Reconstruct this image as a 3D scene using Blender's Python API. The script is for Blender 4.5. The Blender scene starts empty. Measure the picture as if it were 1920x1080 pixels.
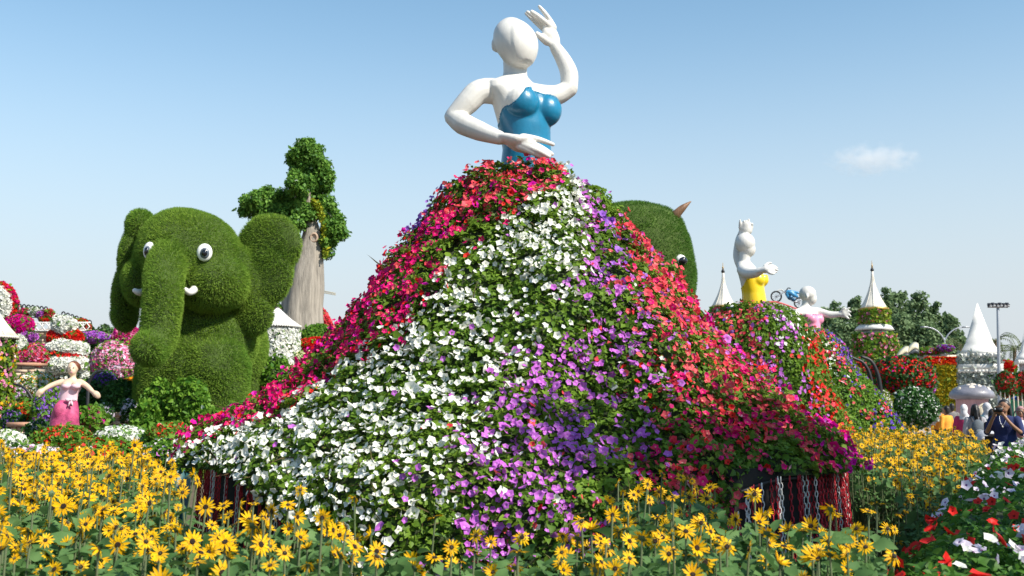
import bpy, math, random
import numpy as np
from mathutils import Vector, Matrix

S = bpy.context.scene
COL = S.collection

# ------------------------------------------------------------------ camera, sky, sun, exposure
FPX = 2000.0
PITCH = math.atan(220 / FPX)
cam_data = bpy.data.cameras.new('camera')
cam = bpy.data.objects.new('camera', cam_data)
COL.objects.link(cam)
cam_data.sensor_width = 36.0
cam_data.lens = 36.0 * FPX / 1920
cam_data.clip_start = 0.1
cam_data.clip_end = 9000
cam.location = (0, 0, 1.6)
cam.rotation_euler = (math.pi / 2 + PITCH, 0, 0)
cam_data.dof.use_dof = True
cam_data.dof.focus_distance = 8.8
cam_data.dof.aperture_fstop = 5.0
S.camera = cam

SUN_DIR = Vector((0.70, -0.50, 0.82)).normalized()      # from the scene towards the sun
SUN_EL = math.asin(SUN_DIR.z)
SUN_AZ = math.atan2(SUN_DIR.x, SUN_DIR.y)

world = bpy.data.worlds.new('World')
S.world = world
world.use_nodes = True
wn, wl = world.node_tree.nodes, world.node_tree.links
wn.clear()
w_out = wn.new('ShaderNodeOutputWorld')
w_bg = wn.new('ShaderNodeBackground')
w_sky = wn.new('ShaderNodeTexSky')
w_sky.sky_type = 'NISHITA'
w_sky.sun_disc = False
w_sky.sun_elevation = SUN_EL
w_sky.sun_rotation = SUN_AZ
w_sky.altitude = 0
w_sky.air_density = 1.0
w_sky.dust_density = 0.2
w_sky.ozone_density = 2.2
w_bg.inputs['Strength'].default_value = 0.133
# pale desert haze that thickens evenly towards the horizon all the way round
w_tc = wn.new('ShaderNodeTexCoord')
w_sep = wn.new('ShaderNodeSeparateXYZ')
w_mr = wn.new('ShaderNodeMapRange')
w_mr.interpolation_type = 'SMOOTHSTEP'
w_mr.inputs[1].default_value = 0.39; w_mr.inputs[2].default_value = 0.02
w_mr.inputs[3].default_value = 0.0; w_mr.inputs[4].default_value = 0.97
w_mix = wn.new('ShaderNodeMix'); w_mix.data_type = 'RGBA'; w_mix.clamp_result = False
w_mix.inputs[7].default_value = (3.45, 3.66, 3.92, 1)
wl.new(w_tc.outputs['Generated'], w_sep.inputs[0]); wl.new(w_sep.outputs[2], w_mr.inputs[0])
wl.new(w_mr.outputs[0], w_mix.inputs[0]); w_tint = wn.new('ShaderNodeMix'); w_tint.data_type = 'RGBA'; w_tint.blend_type = 'MULTIPLY'; w_tint.inputs[0].default_value = 1.0
w_tint.inputs[7].default_value = (0.98, 1.08, 0.97, 1)
wl.new(w_sky.outputs[0], w_tint.inputs[6]); wl.new(w_tint.outputs[2], w_mix.inputs[6])
wl.new(w_mix.outputs[2], w_bg.inputs[0])
wl.new(w_bg.outputs[0], w_out.inputs[0])

sun_data = bpy.data.lights.new('sun', 'SUN')
sun_data.energy = 5.0
sun_data.angle = math.radians(0.5)
sun_data.color = (1.0, 0.93, 0.82)
sun = bpy.data.objects.new('sun', sun_data)
COL.objects.link(sun)
sun.location = (20, -20, 30)
sun.rotation_euler = SUN_DIR.to_track_quat('Z', 'Y').to_euler()

S.view_settings.view_transform = 'Standard'
S.view_settings.look = 'None'
S.view_settings.exposure = 0.56
S.view_settings.gamma = 1.0
S.view_settings.use_curve_mapping = False
S.render.engine = 'CYCLES'
S.cycles.max_bounces = 7
S.cycles.volume_bounces = 4
S.cycles.transparent_max_bounces = 6
S.cycles.use_denoising = True
# ------------------------------------------------------------------ small helpers
_C, _S = math.cos(PITCH), math.sin(PITCH)


def at(px, py, depth):
    """The place that lies depth metres ahead where the photograph shows it (px, py in the 1920 x 1080 photograph)."""
    v = 540.0 - py
    d = np.array([px - 960.0, FPX * _C - v * _S, FPX * _S + v * _C])
    p = d * (depth / d[1])
    return np.array([p[0], p[1], p[2] + 1.6])


def U(depth):
    return depth / FPX            # metres one photograph pixel spans at that depth


def tag(o, label=None, cat=None, group=None, kind=None):
    if label: o['label'] = label
    if cat: o['category'] = cat
    if group: o['group'] = group
    if kind: o['kind'] = kind
    return o


def empty(name, loc, label=None, cat=None, group=None):
    o = bpy.data.objects.new(name, None)
    o.empty_display_size = 0.1
    COL.objects.link(o)
    o.location = [float(a) for a in loc]
    bpy.context.view_layer.update() if False else None
    return tag(o, label, cat, group)


def mesh_data(name, V, loops, totals, mats=(), midx=None, smooth=False):
    me = bpy.data.meshes.new(name)
    V = np.ascontiguousarray(V, dtype=np.float32)
    loops = np.asarray(loops, dtype=np.int32)
    totals = np.asarray(totals, dtype=np.int32)
    me.vertices.add(len(V))
    me.vertices.foreach_set('co', V.ravel())
    me.loops.add(len(loops))
    me.loops.foreach_set('vertex_index', loops)
    me.polygons.add(len(totals))
    starts = np.zeros(len(totals), np.int32)
    starts[1:] = np.cumsum(totals)[:-1]
    me.polygons.foreach_set('loop_start', starts)
    me.polygons.foreach_set('loop_total', totals)
    for m in mats:
        me.materials.append(m)
    if midx is not None:
        me.polygons.foreach_set('material_index', np.asarray(midx, np.int32))
    if smooth:
        me.polygons.foreach_set('use_smooth', np.ones(len(totals), bool))
    me.update(calc_edges=True)
    me.validate()
    return me


def link(name, me, parent=None, loc=None):
    """Link a mesh built in world coordinates; under a parent Empty it keeps its place."""
    o = bpy.data.objects.new(name, me)
    COL.objects.link(o)
    if parent is not None:
        o.parent = parent
        root = parent
        off = Vector((0, 0, 0))
        while root is not None:
            off += Vector(root.location)
            root = root.parent
        o.location = -off
    if loc is not None:
        o.location = loc
    return o


class Geo:
    """Collects polygons of many shapes; build() links them as ONE mesh object."""
    def __init__(self):
        self.V, self.L, self.T, self.M, self.n = [], [], [], [], 0

    def add(self, V, F, m=0):
        V = np.asarray(V, float)
        self.V.append(V)
        for f in F:
            self.L.append(np.asarray(f, np.int64) + self.n)
            self.T.append(len(f))
            self.M.append(m)
        self.n += len(V)
        return self

    def raw(self, V, loops, totals, midx):
        self.V.append(V)
        self.L.append(np.asarray(loops) + self.n)
        self.T.extend(list(totals))
        self.M.extend(list(midx))
        self.n += len(V)
        return self

    def data(self, name, mats, smooth=False):
        return mesh_data(name, np.concatenate(self.V), np.concatenate(self.L), self.T, mats, self.M, smooth)

    def build(self, name, mats, parent=None, smooth=False, xf=None):
        if not isinstance(mats, (list, tuple)): mats = [mats]
        return link(name, self.data(name, mats, smooth), parent)

    def joined(self):
        return np.concatenate(self.V), [list(x) for x in self.L]


def ring_faces(nr, ns, closed=True, cap0=False, cap1=False):
    F = []
    for i in range(nr - 1):
        for j in range(ns if closed else ns - 1):
            a, b = i * ns + j, i * ns + (j + 1) % ns
            F.append((a, b, b + ns, a + ns))
    if cap0: F.append(tuple(range(ns))[::-1])
    if cap1: F.append(tuple((nr - 1) * ns + j for j in range(ns)))
    return F


def box(c, s, rz=0.0, taper=1.0):
    x, y, z = np.array(s) / 2.0
    V = np.array([(-x, -y, -z), (x, -y, -z), (x, y, -z), (-x, y, -z), (-x * taper, -y * taper, z), (x * taper, -y * taper, z), (x * taper, y * taper, z), (-x * taper, y * taper, z)])
    if rz:
        c_, s_ = math.cos(rz), math.sin(rz)
        V = V @ np.array([[c_, s_, 0], [-s_, c_, 0], [0, 0, 1]])
    return V + np.array(c), [(3, 2, 1, 0), (4, 5, 6, 7), (0, 1, 5, 4), (1, 2, 6, 5), (2, 3, 7, 6), (3, 0, 4, 7)]


def lathe(prof, c=(0, 0, 0), ns=16, cap0=True, cap1=True, rot=0.0, sq=False):
    """prof: (radius, z) from bottom to top."""
    V = []
    for r, z in prof:
        for j in range(ns):
            a = 2 * math.pi * j / ns + rot
            V.append((c[0] + r * math.cos(a), c[1] + r * math.sin(a), c[2] + z))
    return np.array(V), ring_faces(len(prof), ns, True, cap0, cap1)


def ellipsoid(c, r, R=None, nu=18, nv=11):
    V, F = [], []
    for i in range(nv):
        t = math.pi * (i + 0.5) / nv - math.pi / 2
        for j in range(nu):
            a = 2 * math.pi * j / nu
            V.append((math.cos(t) * math.cos(a), math.cos(t) * math.sin(a), math.sin(t)))
    V = np.array(V + [(0, 0, -1), (0, 0, 1)])
    F = ring_faces(nv, nu)
    b, t_ = nv * nu, nv * nu + 1
    for j in range(nu):
        F.append((b, (j + 1) % nu, j))
        F.append((t_, (nv - 1) * nu + j, (nv - 1) * nu + (j + 1) % nu))
    V = V * np.asarray(r, float)
    if R is not None: V = V @ np.asarray(R).T
    return V + np.asarray(c, float), F


def spline(P, n):
    P = np.asarray(P, float)
    if len(P) == 2:
        t = np.linspace(0, 1, n)[:, None]
        return P[0] * (1 - t) + P[1] * t
    Q = np.vstack([2 * P[0] - P[1], P, 2 * P[-1] - P[-2]])
    out = []
    seg = len(P) - 1
    for u in np.linspace(0, seg, n):
        i = min(int(u), seg - 1)
        t = u - i
        a, b, c, d = Q[i], Q[i + 1], Q[i + 2], Q[i + 3]
        out.append(0.5 * (2 * b + (c - a) * t + (2 * a - 5 * b + 4 * c - d) * t * t + (3 * b - a - 3 * c + d) * t ** 3))
    return np.array(out)


def tube(P, R, ns=10, n=None, cap=True, flat=1.0, up=None):
    """Tapered tube along a spline; rounded ends. flat < 1 squashes the section along the 'up' side."""
    P = np.asarray(P, float)
    R = np.asarray(R, float) if np.ndim(R) else np.full(len(P), float(R))
    n = n or max(2, 4 * (len(P) - 1) + 1)
    C = spline(P, n)
    r = np.interp(np.linspace(0, 1, n), np.linspace(0, 1, len(R)), R)
    T = np.gradient(C, axis=0)
    T /= np.linalg.norm(T, axis=1)[:, None] + 1e-12
    ref = np.array([0, 0, 1.0]) if up is None else np.asarray(up, float)
    if up is None and abs(T[0] @ ref) > 0.9: ref = np.array([1.0, 0, 0])
    V = []
    x = np.cross(ref, T[0]); x /= np.linalg.norm(x) + 1e-12
    rows = []
    for i in range(n):
        x = x - T[i] * (x @ T[i]); x /= np.linalg.norm(x) + 1e-12
        y = np.cross(T[i], x)
        rows.append((C[i], x.copy(), y, T[i], r[i]))
    seq = []
    if cap:
        c, x, y, t, q = rows[0]
        seq += [(c - t * q * 0.95, x, y, q * 0.32), (c - t * q * 0.6, x, y, q * 0.8)]
    seq += [(c, x, y, q) for c, x, y, t, q in rows]
    if cap:
        c, x, y, t, q = rows[-1]
        seq += [(c + t * q * 0.6, x, y, q * 0.8), (c + t * q * 0.95, x, y, q * 0.32)]
    for c, x, y, q in seq:
        for j in range(ns):
            a = 2 * math.pi * j / ns
            V.append(c + x * q * math.cos(a) + y * q * flat * math.sin(a))
    return np.array(V), ring_faces(len(seq), ns, True, True, True)


def bake(parts, voxel, smooth=6, name='tmp', factor=0.5):
    """Fuse overlapping closed shapes into one smooth continuous surface."""
    g = Geo()
    for V, F in parts: g.add(V, F)
    me = g.data(name, [])
    o = bpy.data.objects.new(name, me)
    COL.objects.link(o)
    m = o.modifiers.new('r', 'REMESH'); m.mode = 'VOXEL'; m.voxel_size = voxel; m.adaptivity = 0.0
    if smooth:
        s = o.modifiers.new('s', 'SMOOTH'); s.factor = factor; s.iterations = smooth
    dg = bpy.context.evaluated_depsgraph_get()
    ev = o.evaluated_get(dg).data
    V = np.empty(len(ev.vertices) * 3, np.float32); ev.vertices.foreach_get('co', V)
    L = np.empty(len(ev.loops), np.int32); ev.loops.foreach_get('vertex_index', L)
    T = np.empty(len(ev.polygons), np.int32); ev.polygons.foreach_get('loop_total', T)
    V = V.reshape(-1, 3).astype(float)
    bpy.data.objects.remove(o); bpy.data.meshes.remove(me)
    return V, L, T


def tris_of(L, T):
    st = np.zeros(len(T), int); st[1:] = np.cumsum(T)[:-1]
    out = []
    for k in np.unique(T):
        s = st[T == k]
        for i in range(1, k - 1):
            out.append(np.stack([L[s], L[s + i], L[s + i + 1]], 1))
    return np.concatenate(out)


def sample(V, tri, n, rng, bias=None):
    A, B, C = V[tri[:, 0]], V[tri[:, 1]], V[tri[:, 2]]
    N = np.cross(B - A, C - A)
    ar = np.linalg.norm(N, axis=1)
    w = ar * (bias((A + B + C) / 3, N / (ar[:, None] + 1e-12)) if bias is not None else 1.0)
    i = rng.choice(len(tri), n, p=w / w.sum())
    a, b = rng.random(n), rng.random(n)
    k = a + b > 1
    a[k], b[k] = 1 - a[k], 1 - b[k]
    P = A[i] + (B[i] - A[i]) * a[:, None] + (C[i] - A[i]) * b[:, None]
    return P, N[i] / (ar[i][:, None] + 1e-12)


def FT(F):
    """faces -> (loops, totals)"""
    return np.concatenate([np.asarray(f) for f in F]).astype(int), np.array([len(f) for f in F], int)


def unit(v):
    v = np.asarray(v, float)
    return v / (np.linalg.norm(v, axis=-1, keepdims=True) + 1e-12)


def frames(N, rng, jit=0.0, size=1.0, spread=0.0, ydir=None):
    """One frame per normal: columns x, y, z scaled by size; z is the jittered normal, y points a random way (or towards ydir)."""
    n = len(N)
    z = unit(N + rng.normal(0, 1, (n, 3)) * jit)
    r = rng.normal(0, 1, (n, 3)) if ydir is None else np.broadcast_to(np.asarray(ydir, float), (n, 3)) + rng.normal(0, 0.45, (n, 3))
    y = unit(r - z * (r * z).sum(1)[:, None])
    x = np.cross(y, z)
    s = size * np.exp(rng.normal(0, spread, n)) if spread else np.full(n, size)
    return np.stack([x, y, z], 2) * s[:, None, None]


class Tmpl:
    def __init__(self, V, F, M=None):
        self.V = np.asarray(V, float)
        self.L, self.T = FT(F)
        self.M = np.zeros(len(F), int) if M is None else np.asarray(M, int)


def scatter(geo, t, R, P, moff=0):
    """n copies of template t with frames R (n,3,3) at P (n,3)."""
    n = len(P)
    if n == 0: return
    V = np.einsum('nij,vj->nvi', R, t.V) + P[:, None, :]
    k = len(t.V)
    L = (t.L[None, :] + (np.arange(n) * k)[:, None]).ravel()
    geo.raw(V.reshape(-1, 3), L, np.tile(t.T, n), np.tile(t.M + moff, n))


# ------------------------------------------------------------------ materials
MATS = {}


def _principled(name):
    m = bpy.data.materials.new(name)
    m.use_nodes = True
    nt = m.node_tree
    b = nt.nodes.get('Principled BSDF')
    return m, nt, b


def mat(name, col, rough=0.6, var=0.15, scale=6.0, bump=0.0, bscale=40.0, metal=0.0, coat=0.0, stretch=None):
    """Painted or plain surface with cloudy wear in colour and roughness and an optional fine relief."""
    if name in MATS: return MATS[name]
    m, nt, b = _principled(name)
    N, Lk = nt.nodes, nt.links
    tc = N.new('ShaderNodeTexCoord')
    src = tc.outputs['Object']
    if stretch:
        mp = N.new('ShaderNodeMapping'); mp.inputs['Scale'].default_value = stretch
        Lk.new(src, mp.inputs[0]); src = mp.outputs[0]
    nz = N.new('ShaderNodeTexNoise'); nz.inputs['Scale'].default_value = scale; nz.inputs['Detail'].default_value = 6; nz.inputs['Roughness'].default_value = 0.65
    Lk.new(src, nz.inputs['Vector'])
    cr = N.new('ShaderNodeValToRGB')
    c = np.array(col[:3])
    lo, hi = c * (1 - var), np.minimum(c * (1 + var), 0.95)
    cr.color_ramp.elements[0].position = 0.3; cr.color_ramp.elements[1].position = 0.7
    cr.color_ramp.elements[0].color = (*lo, 1); cr.color_ramp.elements[1].color = (*hi, 1)
    Lk.new(nz.outputs['Fac'], cr.inputs[0]); Lk.new(cr.outputs[0], b.inputs['Base Color'])
    b.inputs['Roughness'].default_value = rough
    b.inputs['Metallic'].default_value = metal
    if coat: b.inputs['Coat Weight'].default_value = coat
    if bump:
        n2 = N.new('ShaderNodeTexNoise'); n2.inputs['Scale'].default_value = bscale; n2.inputs['Detail'].default_value = 5
        Lk.new(src, n2.inputs['Vector'])
        bp = N.new('ShaderNodeBump'); bp.inputs['Strength'].default_value = bump; bp.inputs['Distance'].default_value = 0.02
        Lk.new(n2.outputs['Fac'], bp.inputs['Height']); Lk.new(bp.outputs[0], b.inputs['Normal'])
    MATS[name] = m
    return m


def pmat(name, stops, rough=0.55, trans=0.25, patch=None):
    """Leaves, petals, grass: each loose piece takes its own shade from stops; some light passes through."""
    if name in MATS: return MATS[name]
    m, nt, b = _principled(name)
    N, Lk = nt.nodes, nt.links
    ge = N.new('ShaderNodeNewGeometry')
    cr = N.new('ShaderNodeValToRGB')
    el = cr.color_ramp.elements
    for i, c in enumerate(stops):
        p = i / max(1, len(stops) - 1)
        if i == 0: e = el[0]
        elif i == len(stops) - 1: e = el[1]
        else: e = el.new(p)
        e.position = p; e.color = (*c, 1)
    fac = ge.outputs['Random Per Island']
    if patch:
        nz = N.new('ShaderNodeTexNoise'); nz.inputs['Scale'].default_value = patch; nz.inputs['Detail'].default_value = 3
        tc = N.new('ShaderNodeTexCoord'); Lk.new(tc.outputs['Object'], nz.inputs['Vector'])
        mr = N.new('ShaderNodeMapRange'); mr.inputs[1].default_value = 0.3; mr.inputs[2].default_value = 0.7
        Lk.new(nz.outputs['Fac'], mr.inputs[0])
        mx = N.new('ShaderNodeMix'); mx.data_type = 'FLOAT'; mx.inputs[0].default_value = 0.5
        Lk.new(fac, mx.inputs[2]); Lk.new(mr.outputs[0], mx.inputs[3])
        fac = mx.outputs[0]
    Lk.new(fac, cr.inputs[0])
    Lk.new(cr.outputs[0], b.inputs['Base Color'])
    b.inputs['Roughness'].default_value = rough
    b.inputs['Specular IOR Level'].default_value = 0.18
    if trans:
        tr = N.new('ShaderNodeBsdfTranslucent'); Lk.new(cr.outputs[0], tr.inputs[0])
        ms = N.new('ShaderNodeMixShader'); ms.inputs[0].default_value = trans
        out = N.get('Material Output')
        Lk.new(b.outputs[0], ms.inputs[1]); Lk.new(tr.outputs[0], ms.inputs[2]); Lk.new(ms.outputs[0], out.inputs[0])
    MATS[name] = m
    return m


# leaves
LEAF = pmat('petunia leaf', [(.035, .11, .012), (.075, .21, .018), (.14, .31, .028), (.24, .38, .04)], 0.5, 0.4, patch=1.2)
LEAF_DRY = pmat('dry stalk', [(.10, .06, .03), (.2, .14, .06), (.12, .12, .04)], 0.8, 0.1)
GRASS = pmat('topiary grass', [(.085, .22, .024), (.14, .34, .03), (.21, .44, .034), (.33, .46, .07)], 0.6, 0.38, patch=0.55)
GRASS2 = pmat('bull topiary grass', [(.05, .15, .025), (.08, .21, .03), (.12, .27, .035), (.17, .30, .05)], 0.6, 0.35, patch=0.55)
BUSH = pmat('bush leaf', [(.055, .17, .018), (.11, .27, .028), (.20, .36, .04)], 0.5, 0.38)
DARKLEAF = pmat('dark leaf', [(.016, .06, .014), (.03, .11, .02), (.05, .15, .026)], 0.5, 0.25)
TREELEAF = pmat('tree leaf', [(.035, .085, .025), (.06, .125, .035), (.095, .16, .05)], 0.6, 0.25)
LIMELEAF = pmat('lime leaf', [(.10, .2, .015), (.2, .3, .02), (.3, .33, .03)], 0.5, 0.3)
SUNLEAF = pmat('sunflower leaf', [(.045, .125, .03), (.085, .19, .055), (.16, .28, .095)], 0.6, 0.35, patch=9)
SUNSTEM = pmat('sunflower stem', [(.08, .12, .05), (.13, .15, .08)], 0.7, 0.0)
GREYLEAF = pmat('silver leaf', [(.22, .27, .22), (.38, .43, .38), (.55, .58, .54)], 0.6, 0.2)
CORE = mat('soil and stalks', (.035, .055, .018), 0.95, 0.5, 9, 0.6, 30)
# petals
PETAL = {
    'white': pmat('white petal', [(.70, .72, .70), (.80, .80, .76), (.84, .83, .74)], 0.5, 0.25),
    'pink': pmat('hot pink petal', [(.60, .004, .17), (.74, .006, .24), (.84, .015, .28), (.76, .008, .14)], 0.5, 0.25),
    'magenta': pmat('magenta petal', [(.50, .002, .25), (.66, .004, .34), (.76, .01, .42)], 0.5, 0.25),
    'coral': pmat('coral petal', [(.68, .03, .06), (.78, .06, .10), (.82, .10, .11), (.80, .13, .15)], 0.5, 0.25),
    'red': pmat('red petal', [(.55, .006, .008), (.68, .012, .010), (.76, .03, .02)], 0.5, 0.2),
    'lilac': pmat('lilac petal', [(.50, .16, .60), (.62, .30, .71), (.72, .44, .79), (.56, .13, .58)], 0.5, 0.25),
    'pale': pmat('pale lilac petal', [(.70, .56, .76), (.78, .68, .82), (.82, .77, .84)], 0.5, 0.25),
    'violet': pmat('violet petal', [(.24, .07, .50), (.32, .13, .58), (.40, .18, .64)], 0.5, 0.25),
    'blue': pmat('blue violet petal', [(.08, .03, .42), (.13, .06, .50), (.2, .09, .55)], 0.5, 0.2),
    'rose': pmat('rose petal', [(.72, .28, .44), (.80, .42, .55), (.78, .20, .42)], 0.5, 0.25),
    'yellow': pmat('yellow petal', [(.76, .37, .003), (.84, .46, .004), (.88, .54, .006)], 0.55, 0.25),
    'gold': pmat('gold petal', [(.40, .30, .012), (.52, .40, .015), (.62, .50, .03)], 0.6, 0.2),
    'orange': pmat('orange petal', [(.75, .20, .01), (.8, .28, .02)], 0.55, 0.2),
    'cream': pmat('cream petal', [(.74, .70, .40), (.80, .77, .5)], 0.55, 0.2),
}
THROAT = {k: pmat('throat ' + k, v, 0.6, 0.1) for k, v in {
    'white': [(.66, .70, .42), (.72, .74, .55)], 'pink': [(.45, .01, .10), (.7, .35, .25)], 'magenta': [(.35, .004, .14)] * 2, 'coral': [(.5, .03, .03), (.75, .4, .3)],
    'red': [(.22, .004, .004)] * 2, 'lilac': [(.62, .42, .66), (.5, .2, .5)], 'pale': [(.18, .04, .22), (.3, .1, .34)], 'violet': [(.12, .03, .3)] * 2, 'blue': [(.06, .02, .25)] * 2,
    'rose': [(.8, .6, .5)] * 2, 'yellow': [(.4, .2, .01)] * 2, 'gold': [(.3, .2, .01)] * 2, 'orange': [(.5, .1, .01)] * 2, 'cream': [(.6, .55, .1)] * 2}.items()}

# ------------------------------------------------------------------ templates
T_LEAF = Tmpl([(0, 0, 0), (-.36, .5, .10), (.36, .5, .10), (0, 1, -.08)], [(0, 2, 3), (0, 3, 1)])
T_BLADE = Tmpl([(-.06, 0, 0), (.06, 0, 0), (0, .25, 1)], [(0, 1, 2)])


def big_leaf(w=0.42, droop=0.25, wave=0.06):
    V, F = [], []
    ys = [0, .18, .42, .68, .88, 1.0]
    ws = [.05, .82, 1.0, .72, .36, 0.0]
    for y, q in zip(ys, ws):
        z = -droop * y * y
        V += [(-w * q, y, z + .10 * q + wave * math.sin(9 * y)), (0, y, z), (w * q, y, z + .10 * q - wave * math.sin(9 * y))]
    for i in range(5):
        a = i * 3
        F += [(a, a + 1, a + 4, a + 3), (a + 1, a + 2, a + 5, a + 4)]
    return Tmpl(V, F)


T_BIGLEAF = big_leaf()
T_MIDLEAF = Tmpl([(0, 0, 0), (-.34, .38, .09), (0, .45, 0), (.34, .38, .09), (-.2, .75, .03), (0, .75, -.04), (.2, .75, .03), (0, 1, -.16)],
                 [(0, 2, 1), (0, 3, 2), (1, 2, 5, 4), (2, 3, 6, 5), (4, 5, 7), (5, 6, 7)])


def petunia(seed, fine=False):
    r = random.Random(seed)
    n = 10
    V, F, M = [(0, 0, -.45)], [], []
    rings = [(.2, -.12), (.62, .06), (1.0, .02)] if fine else [(.22, -.12), (1.0, .04)]
    ph = r.uniform(0, 6)
    cup = r.uniform(-.12, .22)
    for k, (q, z) in enumerate(rings):
        last = k == len(rings) - 1
        for j in range(n):
            a = 2 * math.pi * j / n
            lobe = (1.0 if j % 2 == 0 else .76) if last else 1
            zz = z + (cup + .10 * math.sin(2.5 * a + ph) if last else 0)
            V.append((q * lobe * math.cos(a), q * lobe * math.sin(a), zz))
    for j in range(n):
        F.append((0, 1 + j, 1 + (j + 1) % n)); M.append(1)
    for k in range(len(rings) - 1):
        for j in range(n):
            a, b = 1 + k * n + j, 1 + k * n + (j + 1) % n
            F.append((a, a + n, b + n, b)); M.append(0)
    return Tmpl(V, F, M)


T_PET = [petunia(i) for i in range(5)]
T_PETF = [petunia(i + 20, True) for i in range(4)]
# small far blossom: a bent five-point star
T_DOT = Tmpl([(0, 0, -.15)] + [(math.cos(a) * q, math.sin(a) * q, .1 * ((i % 2) - .5)) for i, (a, q) in enumerate((2 * math.pi * j / 6, 1.0 if j % 2 else .8) for j in range(6))],
             [(0, 1 + j, 1 + (j + 1) % 6) for j in range(6)])


def sun_petals(seed, np_=14):
    r = random.Random(seed)
    V, F = [], []
    for j in range(np_):
        a = 2 * math.pi * (j + r.uniform(-.22, .22)) / np_
        ln = r.uniform(.78, 1.06); lift = r.uniform(-.22, .16) if seed < 3 else (r.uniform(-.75, -.15) if seed == 3 else r.uniform(.2, .65)); w = r.uniform(.085, .125)
        ca, sa = math.cos(a), math.sin(a)
        b = len(V)
        for (q, s, z) in [(.2, -.05, 0), (.2, .05, 0), (.55 * ln, -w, .05 + lift * .4), (.58 * ln, 0, .01 + lift * .4), (.55 * ln, w, .05 + lift * .4), (.82 * ln, -w * .7, lift * .75 + .02), (.82 * ln, w * .7, lift * .75 + .02), (ln, 0, lift)]:
            V.append((q * ca - s * sa, q * sa + s * ca, z))
        F += [(b, b + 3, b + 2), (b, b + 1, b + 3), (b + 1, b + 4, b + 3), (b + 2, b + 3, b + 5), (b + 3, b + 4, b + 6), (b + 3, b + 6, b + 7), (b + 3, b + 7, b + 5)]
    return V, F


def sun_disc():
    V, F, M = [], [], []
    n = 10
    prof = [(.24, -.03), (.25, .05), (.17, .11), (.07, .10)]
    for q, z in prof:
        for j in range(n): V.append((q * math.cos(2 * math.pi * j / n), q * math.sin(2 * math.pi * j / n), z))
    F = ring_faces(4, n, True, False, True); M = [0] * len(F)
    b = len(V)
    for q, z in [(.42, .03), (.26, -.10), (.06, -.16)]:
        for j in range(n): V.append((q * (1.15 if j % 2 else .8 if q > .3 else 1) * math.cos(2 * math.pi * j / n), q * (1.15 if j % 2 else .8 if q > .3 else 1) * math.sin(2 * math.pi * j / n), z))
    for f in ring_faces(3, n): F.append(tuple(b + i for i in f[::-1])); M.append(1)
    return V, F, M


def sun_head(seed):
    V, F = sun_petals(seed)
    M = [0] * len(F)
    V2, F2, M2 = sun_disc()
    b = len(V)
    return Tmpl(list(V) + list(V2), list(F) + [tuple(b + i for i in f) for f in F2], M + [m + 1 for m in M2])


DISC = mat('sunflower disc', (.035, .014, .006), 0.85, 0.5, 60, 0.8, 90)
SEPAL = mat('sunflower sepal', (.07, .12, .05), 0.7, 0.3, 30)
# ------------------------------------------------------------------ plant builders
def clad(root, V, tri, leaves, blossoms=(), seed=1, lname='foliage', bname='blossoms', jit=0.5, deep=0.05, bias=None):
    """Cover a surface with leaves [(count, size, material, template)] and blossoms [(count, size, colour key, field)]."""
    rng = np.random.default_rng(seed)
    if leaves:
        g = Geo(); ms = []
        for cnt, size, m, t in leaves:
            P, N = sample(V, tri, cnt, rng, bias)
            P = P + N * (rng.random((cnt, 1)) - 0.4) * deep * 2
            scatter(g, t, frames(N, rng, jit, size, 0.25), P, len(ms))
            ms.append(m)
        o = g.build(lname, ms, root)
        o['kind'] = 'stuff'
    by = {}
    for cnt, size, key, field in blossoms:
        P, N = sample(V, tri, cnt, rng, bias)
        if field is not None:
            k = field(P, N, rng); P, N = P[k], N[k]
        by.setdefault(key, []).append((P + N * deep * (0.7 + 0.6 * rng.random((len(P), 1))), N, size))
    if by:
        g = Geo(); ms = []
        for key, lst in by.items():
            for P, N, size in lst:
                if size < 0.03 * 0 + 1e9 and len(P):
                    scatter(g, T_PET[0] if size > .05 else T_DOT, frames(N, rng, 0.4, size, 0.15), P, len(ms))
            ms += [PETAL[key], THROAT[key]]
        o = g.build(bname, ms, root)
        o['kind'] = 'stuff'


def lump(c, r, rng, amp=0.12, freq=2.2, nu=28, nv=16):
    """An uneven rounded mass."""
    V, F = ellipsoid((0, 0, 0), (1, 1, 1), None, nu, nv)
    ph = rng.random((6, 3)) * 6.28
    k = rng.normal(0, freq, (6, 3))
    d = sum(np.sin(V @ k[i] + ph[i, 0]) for i in range(6)) / 3.0
    V = V * (1 + amp * d)[:, None]
    return V * np.asarray(r) + np.asarray(c), F


def bush(name, label, cat, c, r, leaf=BUSH, lsize=0.09, n=2200, blossoms=(), seed=1, group=None, amp=0.1, t=None, jit=0.55, lumps=0):
    rng = np.random.default_rng(seed)
    root = empty(name, (c[0], c[1], c[2] - r[2]), label, cat, group)
    V, F = lump(c, r, rng, amp)
    if lumps:
        gl = Geo()
        for k in range(lumps):
            d = unit(rng.normal(0, 1, 3)) * rng.random() ** .4 * np.array([.72, .6, .72]) * np.asarray(r)
            gl.add(*lump(np.asarray(c) + d, np.asarray(r) * rng.uniform(.26, .46), rng, .15, 2.2, 16, 10))
        V, F = gl.joined()
    V2 = (V - np.asarray(c)) * 0.9 + np.asarray(c)
    Geo().add(V2, F).build('stem_core', [CORE], root)
    L, T = FT(F)
    tri = tris_of(L, T)
    clad(root, V, tri, [(n, lsize, leaf, t or T_LEAF)], blossoms, seed, jit=jit, deep=0.06 * min(r))
    return root


def flower_of(keys, total, size, field=None):
    s = sum(w for _, w in keys)
    return [(int(total * w / s), size, k, field) for k, w in keys]


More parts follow.
